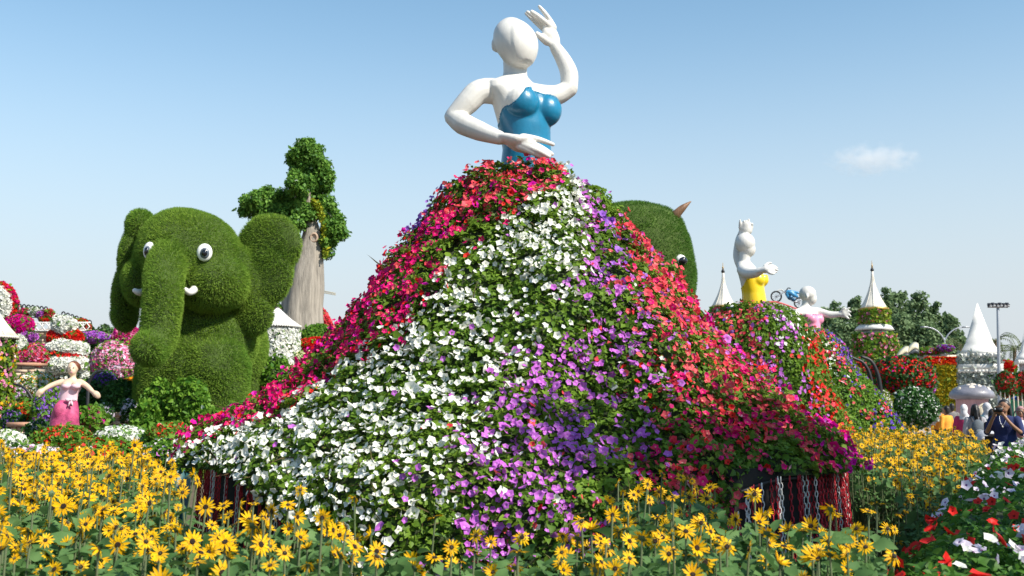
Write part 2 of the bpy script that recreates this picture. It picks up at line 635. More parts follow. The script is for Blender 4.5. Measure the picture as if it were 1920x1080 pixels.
def tree(name, label, cat, base, height, crown_c, crown_r, trunk_r, leaf=TREELEAF, bark=None, clumps=60, per=120, lsize=0.2, seed=1, group=None, lean=(0, 0), clump_r=None):
    """Tapered trunk with limbs; a crown of many leaf clumps with gaps between them. crown_c is relative to the base."""
    rng = np.random.default_rng(seed)
    root = empty(name, base, label, cat, group)
    base = np.asarray(base, float)
    bark = bark or mat('tree bark', (.12, .09, .06), 0.9, 0.4, 8, 0.8, 20)
    cc = base + np.asarray(crown_c, float)
    cr = np.asarray(crown_r, float)
    g = Geo()
    top = cc + np.array([0, 0, cr[2] * 0.5])
    g.add(*tube([base, base + (cc - base) * .5 + np.array([rng.normal(0, trunk_r), 0, 0]), top], [trunk_r, trunk_r * .7, trunk_r * .15], 8))
    C = []
    ph = rng.random(3) * 6
    while len(C) < clumps:
        p = rng.uniform(-1, 1, 3)
        q = np.linalg.norm(p)
        lim = 1 + 0.18 * math.sin(3 * p[0] + ph[0]) * math.sin(3 * p[2] + ph[1])
        if 0.35 < q < lim: C.append(p)
    C = np.array(C) * cr + cc
    for p in C[:: max(1, clumps // 14)]:
        s = base + (cc - base) * rng.uniform(.45, .95)
        g.add(*tube([s, (s + p) / 2 + np.array([0, 0, -.05 * cr[2]]), p], [trunk_r * .35, trunk_r * .2, trunk_r * .06], 6, 5))
    g.build('trunk', [bark], root, True)
    cl = clump_r or 0.28 * min(cr)
    n = clumps * per
    idx = np.repeat(np.arange(clumps), per)
    d = unit(rng.normal(0, 1, (n, 3)))
    rad = rng.random(n) ** 0.5
    sc = rng.uniform(.7, 1.35, clumps)[idx]
    off = d * (rad * sc)[:, None] * cl * np.array([1, 1, .75])
    P = C[idx] + off
    N = unit(d + np.array([0, 0, .5]))
    g2 = Geo()
    scatter(g2, T_LEAF, frames(N, rng, 0.5, lsize, .25), P)
    o = g2.build('crown', [leaf], root)
    return root
# ------------------------------------------------------------------ ground
def grid_sheet(name, x0, x1, y0, y1, nx, ny, hf, m, kind='structure'):
    X, Y = np.meshgrid(np.linspace(x0, x1, nx), np.linspace(y0, y1, ny))
    V = np.stack([X.ravel(), Y.ravel(), hf(X.ravel(), Y.ravel())], 1)
    F = [(j * nx + i, j * nx + i + 1, (j + 1) * nx + i + 1, (j + 1) * nx + i) for j in range(ny - 1) for i in range(nx - 1)]
    o = Geo().add(V, F).build(name, [m])
    if kind: o['kind'] = kind
    return o


SOIL = mat('garden soil', (.10, .075, .045), 0.95, 0.4, 1.5, 0.6, 14)
PAVE = mat('path paving', (.36, .30, .26), 0.85, 0.2, 3.0, 0.3, 30)
_e = np.concatenate([[-3000, -900, -300, -120], np.linspace(-60, 60, 25), [120, 300, 900, 3000]])
_V = np.array([(x, y, 0.0) for y in _e for x in _e])
_n = len(_e)
g = Geo().add(_V, [(j * _n + i, j * _n + i + 1, (j + 1) * _n + i + 1, (j + 1) * _n + i) for j in range(_n - 1) for i in range(_n - 1)])
tag(g.build('ground', [SOIL]), kind='structure')
# paved path where the visitors walk: from beside the petunia bed to the towers behind
pth = []
for (x, y, w) in [(9.5, 4, 2.0), (9.8, 12, 2.0), (9.9, 20, 2.2), (11.5, 28, 4), (14, 40, 8), (20, 60, 14), (28, 78, 20)]:
    pth += [(x - w, y, 0.02), (x + w, y, 0.02)]
tag(Geo().add(pth, [(2 * i, 2 * i + 1, 2 * i + 3, 2 * i + 2) for i in range(6)]).build('path', [PAVE]), kind='structure')
# ------------------------------------------------------------------ the big lady with the blue bodice and her skirt of petunias
WHITE = mat('white statue paint', (.63, .615, .575), 0.42, 0.11, 2.4, 0.08, 60, coat=0.12, stretch=(2.2, 2.2, .7))
BLUE = mat('blue bodice paint', (.002, .155, .285), 0.36, 0.24, 2.5, 0.05, 50, coat=0.25)
YELLOW = mat('yellow bodice paint', (.78, .55, .01), 0.33, 0.06, 3, 0.04, 50, coat=0.25)
ROSE = mat('pink bodice paint', (.72, .26, .40), 0.4, 0.22, 4, 0.04, 50, coat=0.2)
AXX, AXY = 0.1, 10.0
PROF = [(3.73, .0), (3.72, .25), (3.68, .42), (3.59, .60), (3.47, .77), (3.15, .97), (2.88, 1.22), (2.6, 1.45), (2.3, 1.68), (2.1, 1.82), (1.88, 1.99), (1.65, 2.2), (1.45, 2.45), (1.3, 2.68), (1.15, 2.87), (1.0, 2.98), (.6, 3.1), (0, 3.2)]
PZ = np.array([a for a, b in PROF][::-1])
PR = np.array([b for a, b in PROF][::-1])


def hem_z(th):      # th in degrees, 0 towards the camera, positive to the right; the hem is lifted at both sides
    return np.interp(th, [-180, -50, -42, -36, -28, -23, -16, 0, 22, 26, 29, 32, 40, 180], [1.06, 1.08, .98, .84, .70, .52, .25, .05, .05, .3, .8, 1.02, 1.08, 1.08])


def skirt_r(z, th):
    a = np.radians(th)
    fold = 0.02 * np.sin(17 * a + 5 * z) * np.sin(6 * z + 4 * a) + 0.035 * np.sin(5 * a + 2.2 * z) + 0.02 * np.sin(11 * a - 3 * z + 1) + 0.022 * np.sin(3.1 * z + 2 * a)
    return np.interp(z, PZ, PR) * (1 + fold * np.clip((3.8 - z) / 1.2, 0, 1)) - 0.07


def skirt_mesh(nth=200, nt=70):
    th = np.linspace(-180, 180, nth, endpoint=False)
    t = np.linspace(0, 1, nt)
    TH, TT = np.meshgrid(th, t)
    hz = hem_z(TH)
    Z = 3.72 + (hz - 3.72) * TT ** 0.9
    R = np.maximum(skirt_r(Z, TH), 0.02)
    a = np.radians(TH)
    V = np.stack([AXX + R * np.sin(a), AXY - R * np.cos(a), Z], 2).reshape(-1, 3)
    F = [f[::-1] for f in ring_faces(nt, nth)]
    return V, F


LP = lambda px, py, dy=0.0: at(px, py, 10.0 + dy)
lady = empty('flower_skirt_lady', (AXX, AXY, 0), 'huge white lady statue in blue bodice whose skirt is a hill of petunias', 'statue', 'flower skirt ladies')

u = U(10)
FD = unit([0.62, -0.78, 0])        # the way she faces
LD = unit([0.78, 0.62, 0])         # towards her left (raised) arm


def torso_rings(rows, ns=28):
    V = []
    for (px, py, dy, a, b) in rows:
        c = LP(px, py, dy)
        for j in range(ns):
            t = 2 * math.pi * j / ns
            V.append(c + LD * a * u * math.cos(t) + FD * b * u * math.sin(t))
    return np.array(V), ring_faces(len(rows), ns, True, True, True)


T_ROWS = [(986, 326, 0, 50, 46), (987, 300, 0, 48, 44), (988, 282, 0, 47, 42), (986, 262, 0, 49, 42), (983, 240, 0, 52, 44), (979, 215, 0, 57, 44), (974, 192, 0, 61, 42), (968, 174, 0, 66, 36), (965, 162, 0, 62, 30), (965, 153, 0, 42, 26), (965, 145, 0, 26, 24)]
tor = torso_rings(T_ROWS)
br1 = ellipsoid(LP(980, 203) + FD * 26 * u - LD * 25 * u, np.array([32, 29, 32]) * u)
br2 = ellipsoid(LP(982, 208) + FD * 27 * u + LD * 31 * u, np.array([31, 29, 31]) * u)
br3 = ellipsoid(LP(981, 205) + FD * 17 * u + LD * 3 * u, np.array([36, 24, 34]) * u)
parts = [tor, br1, br2, br3]
# neck, head
parts.append(tube([LP(965, 160), LP(966, 135), LP(966, 108)], np.array([26, 23, 24]) * u, 18))
rot_y = lambda d: np.array(Matrix.Rotation(math.radians(d), 3, 'Y'))
hv, ax0, ax1 = [], LP(957, 33.5, .02), LP(976, 126, -.10)
_ht = [(0, 2), (.03, 12), (.08, 20), (.16, 29), (.27, 36.5), (.4, 40.5), (.52, 41), (.64, 39), (.76, 34.5), (.87, 28), (.94, 22), (.985, 16), (1, 9)]
_hq = spline([(a, b, 0) for a, b in _ht], 60)
for t_, r_h in zip(_hq[:, 0], _hq[:, 1]):
    for j in range(64):
        a = 2 * math.pi * j / 64
        hv.append(ax0 + (ax1 - ax0) * t_ + (LD * math.cos(a) * 1.0 + FD * math.sin(a) * 1.04) * r_h * u)
parts.append((np.array(hv), ring_faces(60, 64, True, True, True)))
# ear
ear = LP(926.5, 84, -0.02)
parts.append(ellipsoid(ear, np.array([5.5, 8, 13]) * u, None, 12, 9))
parts.append(ellipsoid(ear + np.array([4 * u, -.01, -9 * u]), np.array([5, 6, 7]) * u, None, 10, 7))
# her right arm (on the left in the picture): shoulder, elbow out, hand across the waist
sh = LP(900, 172, -0.12); el = LP(850, 219, -0.16); wr = LP(938, 259, -0.42)
parts.append(tube([LP(940, 172, -0.03), sh, LP(876, 193, -.15), el], np.array([26, 24, 22.5, 17.5]) * u, 16))
parts.append(tube([el, LP(868, 232, -.22), LP(900, 246, -.32), wr], np.array([17.5, 21, 18.5, 13]) * u, 16))
pc = LP(968, 265, -0.47)
parts.append(tube([wr, LP(952, 261, -.45), pc, LP(985, 264, -.47)], np.array([13, 15, 17.5, 14]) * u, 16, flat=.62, up=(0, .4, .9)))


def finger(pts, r):
    return tube(pts, np.array(r) * u, 10, 9)


parts += [finger([LP(980, 257, -.47), LP(1003, 260, -.47), LP(1021, 265, -.45), LP(1037, 271, -.42)], [7.5, 6.0, 5.2, 4.0]),
          finger([LP(982, 266, -.49), LP(1003, 272, -.50), LP(1020, 280, -.48), LP(1035, 289, -.45)], [7.5, 6.2, 5.4, 4.2]),
          finger([LP(980, 271, -.49), LP(998, 278, -.51), LP(1014, 285, -.50), LP(1029, 293.5, -.47)], [7.5, 6.2, 5.4, 4.2]),
          finger([LP(974, 275, -.48), LP(992, 283, -.50), LP(1006, 290, -.49), LP(1020, 297, -.46)], [7, 5.6, 4.8, 3.8]),
          finger([LP(956, 268, -.44), LP(968, 278, -.42), LP(983, 283, -.40)], [8, 6.5, 4.8])]
# her left arm (on the right): elbow out, hand raised beside the head
sh2 = LP(1018, 180, 0.14); el2 = LP(1067, 166, 0.20); wr2 = LP(1041, 88, 0.24)
parts.append(tube([LP(985, 176, 0.05), sh2, LP(1045, 178, .18), el2], np.array([24, 22, 20, 17.5]) * u, 16))
parts.append(tube([el2, LP(1067, 138, .22), LP(1056, 112, .24), wr2], np.array([17.5, 18, 15.5, 12]) * u, 16))
parts.append(tube([wr2, LP(1036, 75, 0.26), LP(1031, 62, 0.24), LP(1030, 52, 0.24)], np.array([12, 19, 20, 15]) * u, 16, flat=.55, up=(.55, -.75, .2)))
parts += [finger([LP(1038, 52, 0.24), LP(1031, 38, 0.22), LP(1021, 24, 0.20), LP(1011, 12, 0.19)], [7, 5.6, 5, 3.6]),
          finger([LP(1029, 48, 0.20), LP(1018, 38, 0.16), LP(1007, 29, 0.14), LP(997, 22, 0.13)], [7, 6, 5.4, 4.4]),
          finger([LP(1024, 50, 0.24), LP(1012, 40, 0.22), LP(1000, 30, 0.21), LP(989, 22.5, 0.20)], [6.6, 5.6, 5, 4]),
          finger([LP(1021, 56, 0.28), LP(1009, 46, 0.28), LP(998, 36, 0.28), LP(986, 25, 0.28)], [6, 5, 4.4, 3.4]),
          finger([LP(1026, 78, 0.22), LP(1015, 70, 0.18), LP(1007, 63, 0.16)], [9, 7, 5])]
bV, bL, bT = bake(parts, 0.0085, 7)
# the mask-like face plane stands a little proud of the skull, with a crease where it ends
hax = unit(ax1 - ax0)
tt_ = (bV - ax0) @ hax / np.linalg.norm(ax1 - ax0)
rv = (bV - ax0) - ((bV - ax0) @ hax)[:, None] * hax
rn = np.linalg.norm(rv, axis=1)
inh = (tt_ > .12) & (tt_ < .985) & (rn < 50 * u) & (bV[:, 2] > LP(960, 128)[2])
cs_ = (rv @ FD) / (rn + 1e-9)
lim_ = np.interp(tt_, [.12, .5, 1.0], [.80, .60, .45])
w_ = np.clip((cs_ - lim_) / .12, 0, 1)
bV = bV + (rv / (rn + 1e-9)[:, None]) * (inh * w_ * 1.7 * u * np.clip((tt_ - .14) / .3, 0, 1))[:, None]
link('body', mesh_data('body', bV, bL, bT, [WHITE], None, True), lady)


def bodice(torso, breasts, top, mat_, parent, offset, voxel, c0, fd, ld, un):
    """Shell over the torso, cut off along the neckline top(a, front): a is across the body."""
    V, L, T = bake([torso] + breasts, voxel, 14)
    tri = tris_of(L, T)
    N = np.zeros_like(V)
    fn = np.cross(V[tri[:, 1]] - V[tri[:, 0]], V[tri[:, 2]] - V[tri[:, 0]])
    for k in range(3): np.add.at(N, tri[:, k], fn)
    V = V + unit(N) * offset
    a = (V - c0) @ ld / un
    fr = (V - c0) @ fd / un
    zt = top(a, fr)
    ok = V[:, 2] <= zt + voxel * 0.6
    st = np.zeros(len(T), int); st[1:] = np.cumsum(T)[:-1]
    quad = L.reshape(-1, 4)
    keep = ok[quad].all(1)
    quad = quad[keep]
    edge = np.zeros(len(V), bool)
    cnt = np.zeros(len(V)); np.add.at(cnt, quad.ravel(), 1)
    edge = (cnt > 0) & (cnt < 4)
    near = edge & (np.abs(V[:, 2] - zt) < voxel * 3)
    V[near, 2] = zt[near]
    used = np.unique(quad)
    remap = -np.ones(len(V), int); remap[used] = np.arange(len(used))
    me = mesh_data('bodice', V[used], remap[quad].ravel(), np.full(len(quad), 4), [mat_], None, True)
    o = link('bodice', me, parent)
    s = o.modifiers.new('thick', 'SOLIDIFY'); s.thickness = offset * 1.2; s.offset = -1
    return o


zc = lambda py: LP(980, py)[2]
def neck_blue(a, f):
    # sweetheart line across the front, falling under the arms to the back
    z = np.interp(a, [-70, -54, -42, -30, -16, 0, 14, 30, 46, 60, 75], [zc(232), zc(212), zc(194), zc(180), zc(174), zc(177), zc(181), zc(181), zc(187), zc(200), zc(215)])
    return np.where(f < -8, np.minimum(z, zc(238)), np.where(f < 10, np.minimum(z, zc(238) + (f + 8) / 18 * (z - zc(238))), z))
bodice(tor, [br1, br2, br3], neck_blue, BLUE, lady, 0.008, 0.010, LP(979, 200), FD, LD, u)

sV, sF = skirt_mesh()
core = Geo().add(sV, sF)
core.build('skirt_core', [CORE], lady, True)
sL, sT = FT(sF)
sTri = tris_of(sL, sT)
rng = np.random.default_rng(11)


def facing(C, N):
    w = np.where((C[:, 1] - AXY) < 0.4, 1.0, 0.28)
    return w * (1.0 + 0.3 * (C[:, 2] > 3.2))


def skirt_coords(P):
    return np.degrees(np.arctan2(P[:, 0] - AXX, -(P[:, 1] - AXY))), P[:, 2]


# leaves
g = Geo()
P, N = sample(sV, sTri, 82000, rng, facing)
# tufts: leaves gather in little mounds with gaps between
K, KN = sample(sV, sTri, 1500, rng, facing)
tuft = rng.random(1500) ** 1.5 * 0.15
from mathutils import kdtree
kd = kdtree.KDTree(len(K))
for i, k in enumerate(K): kd.insert(k, i)
kd.balance()
tkd = kd


def lift_at(Q):
    out = np.empty(len(Q))
    for i, p in enumerate(Q):
        c, j, d = tkd.find(p)
        out[i] = tuft[j] * max(0.0, 1 - (d / 0.16) ** 2)
    return out


lift = lift_at(P)
P = P + N * (lift[:, None] + rng.random((len(P), 1)) * 0.055 - 0.005)
big = rng.random(len(P)) < 0.3
scatter(g, T_LEAF, frames(N[~big] + [0, 0, .35], rng, .6, .041, .3), P[~big])
scatter(g, T_MIDLEAF, frames(N[big] + [0, 0, .4], rng, .55, .048, .3), P[big])
# dry stalks poking out, most near the hem
Pd, Nd = sample(sV, sTri, 2600, rng, lambda C, N: facing(C, N) * (1 + 5 * (C[:, 2] < 1.3)))
T_STALK = Tmpl([(-.03, 0, 0), (.03, 0, 0), (.02, .6, .12), (-.02, .6, .12), (0, 1, 0)], [(0, 1, 2, 3), (3, 2, 4)])
scatter(g, T_STALK, frames(Nd, rng, .9, .11, .4), Pd + Nd * .04, 1)
g.build('skirt_foliage', [LEAF, LEAF_DRY], lady)['kind'] = 'stuff'

# petunias in stripes that sweep down from the waist
b1 = lambda z: np.interp(z, [.9, 1.2, 1.47, 1.77, 1.91, 2.08, 2.34, 2.59, 2.84, 3.04, 3.17, 3.31, 3.42, 3.55], [-88, -75, -58, -55, -44, -36, -31, -26, -22, -16, -6, 3, 24, 42])
b2 = lambda z: np.interp(z, [.4, .9, 1.1, 1.29, 1.58, 1.85, 2.27, 2.49, 2.67, 2.84, 3.07, 3.22, 3.41, 3.6], [-17, -13, -10, -9, -5, 1, 7, 12, 17, 22, 28, 36, 45, 55])
b3 = lambda z: np.interp(z, [.4, .78, 1.06, 1.29, 1.77, 2.31, 2.46, 2.78, 2.96, 3.44, 3.7], [8, 10.5, 15, 23, 29, 35, 36, 44, 54, 68, 80])
b4 = lambda z: np.interp(z, [1.0, 1.13, 1.46, 1.8, 2.24, 2.6], [54, 56, 60, 66, 64, 92])


def vnoise(P, s, seed):
    r = np.random.default_rng(seed)
    k = r.normal(0, 1, (9, 3)) * s
    ph = r.random(9) * 6.28
    return sum(np.sin(P @ k[i] + ph[i]) for i in range(9)) / 3.0


P, N = sample(sV, sTri, 60000, rng, facing)
th, zz = skirt_coords(P)
thj = th + rng.normal(0, 3.6, len(P)) + 3.0 * vnoise(P, 3, 5)
zone = np.full(len(P), '', object)
dens = np.zeros(len(P))
cl = vnoise(P, 7.0, 8) * .7 + vnoise(P, 3.0, 9) * .45      # clumps
A, B, C4, D4 = b1(zz), b2(zz), b3(zz), b4(zz)
z1 = thj < A; z2 = ~z1 & (thj < B); z3 = ~z1 & ~z2 & (thj < C4); z4 = ~z1 & ~z2 & ~z3 & (thj < D4); z5 = ~z1 & ~z2 & ~z3 & ~z4
rnd = rng.random(len(P))
zone[z1] = np.where(rnd[z1] < .74, 'pink', np.where(rnd[z1] < .84, 'magenta', np.where(rnd[z1] < .94, 'coral', 'red')))
k = z1 & (zz > 3.2) & (rnd < .55); zone[k] = 'coral'
k = z1 & (thj > A - 4) & (rnd < .18); zone[k] = 'red'
k = z1 & (thj < -72) & (zz > 3.0) & (zz < 3.6); zone[k] = 'violet'
zone[z2] = np.where(rnd[z2] < .985, 'white', 'lilac')
zone[z3] = np.where(rnd[z3] < .93, 'lilac', np.where(rnd[z3] < .97, 'coral', 'white'))
k = z3 & (thj > C4 - 13) & (zz > 2.6) & (rnd < .6); zone[k] = 'violet'
zone[z4] = np.where(rnd[z4] < .72, 'coral', np.where(rnd[z4] < .92, 'pink', 'red'))
k = z4 & (zz < 1.5) & (rnd < .22); zone[k] = 'pink'
k = z4 & (zz > 1.9) & (rnd > .9); zone[k] = 'lilac'
zone[z5] = np.where(rnd[z5] < .7, 'magenta', 'pink')
dens = np.where(z1, 1.6, np.where(z2, np.where(zz > 2.0, .72, .47), np.where(z3, .42, np.where(z4, .7, 1.4))))
dens = dens + np.where(zz > 3.2, .3, 0) + np.where(z3 & (zz > 2.2), .2, 0)
dens -= np.where(z2 & (zz < 2.2) & (zz > 1.2) & (th > -40), .08, 0)
dens -= np.where((th > 10) & (th < 27) & (zz > 1.05) & (zz < 1.75), .28, 0)     # the bare green patch
dens -= np.where((th > -14) & (th < 8) & (zz > 2.35) & (zz < 2.55), .28, 0)       # and the upper one
dens += np.where(z2 & (np.abs(thj - A) < 14) & (zz > 1.8), .35, 0)               # the white ridge along the pink stripe
dens += np.where(z2 & (zz < 1.25) & (th < -35), .3, 0)
dens += np.where(z3 & (zz < 1.05), .3, 0)
keep = rng.random(len(P)) < np.clip(dens * (0.80 + cl * np.where(z2, .62, .9)), 0.012, 1) * .78
P, N, zone, zz, th = P[keep], N[keep], zone[keep], zz[keep], th[keep]
# keep blossoms from sitting in one another
kd = kdtree.KDTree(len(P))
for i, p in enumerate(P): kd.insert(p, i)
kd.balance()
dead = np.zeros(len(P), bool)
for i in range(len(P)):
    if not dead[i]:
        for c, j, d in kd.find_range(P[i], 0.0265):
            if j != i: dead[j] = True
P, N, zone, zz = P[~dead], N[~dead], zone[~dead], zz[~dead]
nl = unit(N * 1.0 + np.array([0, -.25, .25]))
P = P + N * (lift_at(P)[:, None] + 0.045 + rng.random((len(P), 1)) * .05)
R = frames(nl, rng, .55, .0252, .24)
eye = np.array([0, 0, 1.6])
vd = eye - P
dist = np.linalg.norm(vd, axis=1)
face = (R[:, :, 2] / np.linalg.norm(R[:, :, 2], axis=1)[:, None] * vd / dist[:, None]).sum(1)
# blossoms seen from the side of the hill that faces the camera count; the nearest 300 become single parts
seen = ((N * vd).sum(1) > 0.15 * dist) & (zz > 0.75)
score = np.where(seen, np.linalg.norm(R[:, :, 0], axis=1) / dist * (.35 + np.clip(face, 0, 1)), 0)
order = np.argsort(-score)
single = order[:300]
rest = order[300:]
pm = {}
for n_, i in enumerate(single):
    key = (zone[i], n_ % 4)
    if key not in pm:
        t = T_PETF[key[1]]
        pm[key] = mesh_data('petunia', t.V, t.L, t.T, [PETAL[zone[i]], THROAT[zone[i]]], t.M, True)
    o = bpy.data.objects.new('petunia', pm[key])
    o.parent = lady
    M = Matrix([list(R[i][r]) + [P[i][r] - (AXX, AXY, 0)[r]] for r in range(3)] + [[0, 0, 0, 1]])
    o.matrix_local = M
    COL.objects.link(o)
g = Geo(); ms = []
for key in sorted(set(zone[rest])):
    idx = rest[zone[rest] == key]
    for v in range(5):
        scatter(g, T_PET[v], R[idx[v::5]], P[idx[v::5]], len(ms))
    ms += [PETAL[key], THROAT[key]]
g.build('petunia_blossoms', ms, lady)['kind'] = 'stuff'
print('petunias on the skirt', len(P))

# the frame under the lifted hem and the plastic chains hanging from it
STEEL = mat('dark frame steel', (.03, .028, .025), 0.6, 0.3, 8, metal=.3)
CLOTHB = mat('black liner cloth', (.012, .011, .010), 0.95, 0.4, 10)
RCH = mat('red chain plastic', (.42, .010, .022), 0.5, 0.2, 6)
WCH = mat('white chain plastic', (.66, .64, .60), 0.45, 0.12, 6)
V, F = lathe([(2.76, 0), (2.76, 1.15)], (AXX, AXY, 0), 64, False, False)
Geo().add(V, F).build('inner_liner', [CLOTHB], lady, True)


def hem_p(th, dr=0.0, dz=0.0):
    z = float(hem_z(th))
    r = float(np.interp(z, PZ, PR)) - 0.1 + dr
    a = math.radians(th)
    return np.array([AXX + r * math.sin(a), AXY - r * math.cos(a), z + dz])


for lo, hi in ((-128, -22), (32, 128)):
    pts = [hem_p(t, -.02, -.02) for t in np.linspace(lo, hi, 16)]
    Geo().add(*tube(pts, .010, 8, 60)).build('hem_rail', [STEEL], lady, True)
for th_ in (-118, -88, -62, -45, -33, -24, 29.5, 45, 62, 88, 118):
    p = hem_p(th_, -.09, 0)
    Geo().add(*tube([p, p * [1, 1, 0]], .018, 8, 2)).build('post', [STEEL], lady, True)


def link_mesh(th_, wire=.0075, L=.047, W=.025):
    """One oval chain link standing upright."""
    pts = []
    for k in range(12):
        a = 2 * math.pi * k / 12
        pts.append((W / 2 * .85 * math.cos(a), 0, (L / 2) * math.sin(a) * (1.05 if abs(math.sin(a)) > .5 else 1)))
    pts = np.array(pts)
    V, ns = [], 5
    for k in range(12):
        t = unit(pts[(k + 1) % 12] - pts[k - 1]); x = np.array([0, 1.0, 0]); y = np.cross(t, x)
        for j in range(ns):
            b = 2 * math.pi * j / ns
            V.append(pts[k] + (x * math.cos(b) + y * math.sin(b)) * wire / 1.7)
    F = []
    for k in range(12):
        for j in range(ns):
            a, b = k * ns + j, k * ns + (j + 1) % ns
            a2, b2 = ((k + 1) % 12) * ns + j, ((k + 1) % 12) * ns + (j + 1) % ns
            F.append((a, b, b2, a2))
    return Tmpl(V, F)


LINK = link_mesh(0)
crng = np.random.default_rng(5)
k_ = 0
for lo, hi, st in ((-104, -23, 1.5), (29.5, 104, .9)):
    for th_ in np.arange(lo, hi, st):
        k_ += 1
        if k_ % 9 == 0 and crng.random() < .8: continue        # gaps between the bundles
        t2 = th_ + crng.normal(0, .35)
        top = hem_p(t2, crng.uniform(-.03, .05), -.02)
        n = int(max(2, (top[2] - crng.uniform(0.0, .18)) / .042))
        i = np.arange(n)
        out = .05 * (i * .042) / 1.0
        a = math.radians(t2)
        P_ = np.stack([top[0] + np.sin(a) * out, top[1] - np.cos(a) * out, top[2] - i * .042], 1)
        R_ = np.empty((n, 3, 3))
        for q in range(n):
            w = a + (math.pi / 2 if q % 2 else 0) + .5 + crng.normal(0, .15)
            R_[q] = [[math.cos(w), -math.sin(w), 0], [math.sin(w), math.cos(w), 0], [0, 0, 1]]
        g = Geo(); scatter(g, LINK, R_, P_)
        red = crng.random() < (.6 if th_ < 0 else .6)
        o = g.build('chain', [RCH if red else WCH], lady, True)
        o['label'] = 'red plastic chain strand' if red else 'white plastic chain strand'
# ------------------------------------------------------------------ the sunflower field in front
srng = np.random.default_rng(77)
HEADS = [sun_head(s) for s in range(5)]
PETM = PETAL['yellow']
pet_me, disc_me = [], []
for s in range(5):
    V, F = sun_petals(s)
    t = Tmpl(V, F)
    pet_me.append(mesh_data('flower_head', t.V, t.L, t.T, [PETM]))
V, F, M = sun_disc()
t = Tmpl(V, F, M)
disc_m = mesh_data('disc', t.V, t.L, t.T, [DISC, SEPAL], t.M, True)
leaf_m = mesh_data('leaf', T_BIGLEAF.V, T_BIGLEAF.L, T_BIGLEAF.T, [SUNLEAF], None, True)
stem_t = tube([(0, 0, 0), (.02, .01, .35), (-.01, 0, .7), (0, 0, 1.0)], [.0065, .006, .005, .004], 5, 7)


def field_pts(n, x0, x1, y0, y1, ok, mind=.11):
    out = []
    cell = {}
    for _ in range(n * 12):
        x, y = srng.uniform(x0, x1), srng.uniform(y0, y1)
        if not ok(x, y): continue
        c = (int(x / mind), int(y / mind))
        if c in cell: continue
        cell[c] = 1
        out.append((x, y))
        if len(out) >= n: break
    return out


def in_skirt(x, y, pad=.12):
    return (x - AXX) ** 2 + (y - AXY) ** 2 < (3.02 + pad) ** 2


def vx(px, y): return (px - 960) / FPX * y * 1.0


def left_ok(x, y):
    if in_skirt(x, y): return False
    px = x / y * FPX + 960
    if px < -120 or px > 640: return False
    if y < 3.3 or y > 11.5: return False
    if px > 330 and y > 4.7: return False
    if px > 290 and y > 8.6: return False
    return True


def mid_ok(x, y):
    px = x / y * FPX + 960
    if in_skirt(x, y, .25): return False
    if px < 640 or px > 1640: return False
    lim = 4.6 if px < 1160 else 6.3 if px < 1350 else 4.9
    return 3.4 < y < lim


def right_ok(x, y):
    px = x / y * FPX + 960
    if in_skirt(x, y, .3): return False
    if y < 7.9 or y > 17: return False
    lo = np.interp(y, [7.9, 9, 12, 17], [1625, 1600, 1545, 1500])
    hi = np.interp(y, [7.9, 9, 10.5, 12, 14.5, 17], [1700, 1770, 1805, 1840, 1835, 1770])
    return lo < px < hi


plants = []
for x, y in field_pts(1500, -8, 0, 3.3, 11.5, left_ok, .08): plants.append((x, y, 0))
for x, y in field_pts(85, -1.5, 0.5, 3.4, 4.8, lambda x, y: mid_ok(x, y) and x / y * FPX + 960 < 1160, .14): plants.append((x, y, 1))
for x, y in field_pts(170, 0.2, 2.6, 3.4, 6.4, lambda x, y: mid_ok(x, y) and x / y * FPX + 960 >= 1130, .13): plants.append((x, y, 1))
for x, y in field_pts(1350, 1.8, 9.0, 7.9, 17, right_ok, .08): plants.append((x, y, 2))
pl = np.array([(a, b, c) for a, b, c in plants])
# the height each plant grows to: the tops run level a little below the eye
def top_z(x, y, fld):
    px = x / y * FPX + 960
    base = np.where(fld == 2, np.interp(y, [7.8, 9, 10.5, 12, 17], [.66, .86, 1.03, 1.12, 1.2]), np.where(fld == 1, np.where(px < 1130, 1.05, 1.12), np.interp(y, [3.3, 5, 8, 11.5], [1.10, 1.15, 1.13, 1.08])))
    return base
hz = top_z(pl[:, 0], pl[:, 1], pl[:, 2]) + srng.normal(-.05, .075, len(pl))
hz = np.where(srng.random(len(pl)) < .08, hz + .08, hz)
# heads look up towards the sun and at the viewer, some turn away
hn = unit(np.stack([srng.normal(.2, .65, len(pl)), srng.normal(-.5, .7, len(pl)), srng.normal(.6, .4, len(pl))], 1))
hr = np.clip(srng.normal(.035, .006, len(pl)), .022, .048)
dist = np.linalg.norm(np.stack([pl[:, 0], pl[:, 1], hz - 1.6], 1), axis=1)
vis = (np.abs(pl[:, 0] / pl[:, 1]) < .49) & ((1.6 - hz) / pl[:, 1] < .165)
score = np.where(vis, hr / dist * np.where(pl[:, 2] == 0, np.where(hz > 1.03, 1, .8), 1), 0)
order = np.argsort(-score)
ind = set(order[:300].tolist())
LAB = ['yellow sunflower with dark brown centre in the field left of the flower skirt',
       'yellow sunflower with dark brown centre on a tall stalk before the flower skirt',
       'yellow sunflower with dark brown centre in the bed beyond the magenta stripe']
GRP = ['sunflowers in the left field', 'sunflowers before the skirt', 'sunflowers in the right field']
def sun_label(i):
    x, y, fld = pl[i]
    v = unit(np.array([0, 0, 1.6]) - np.array([x, y, hz[i]])) @ hn[i]
    look = 'yellow sunflower showing its dark brown centre' if v > .55 else ('yellow sunflower turned away showing its green back' if v < -.05 else 'yellow sunflower seen side-on')
    far = y > (5.5 if fld == 0 else 4.6 if fld == 1 else 10.5)
    place = [(' near the bottom edge of the left field', ' further back in the left field'), (' nearest the camera before the flower skirt', ' close to the hanging chains'), (' at the near edge of the right field', ' deep in the right field')][int(fld)]
    return look + place[1 if far else 0]




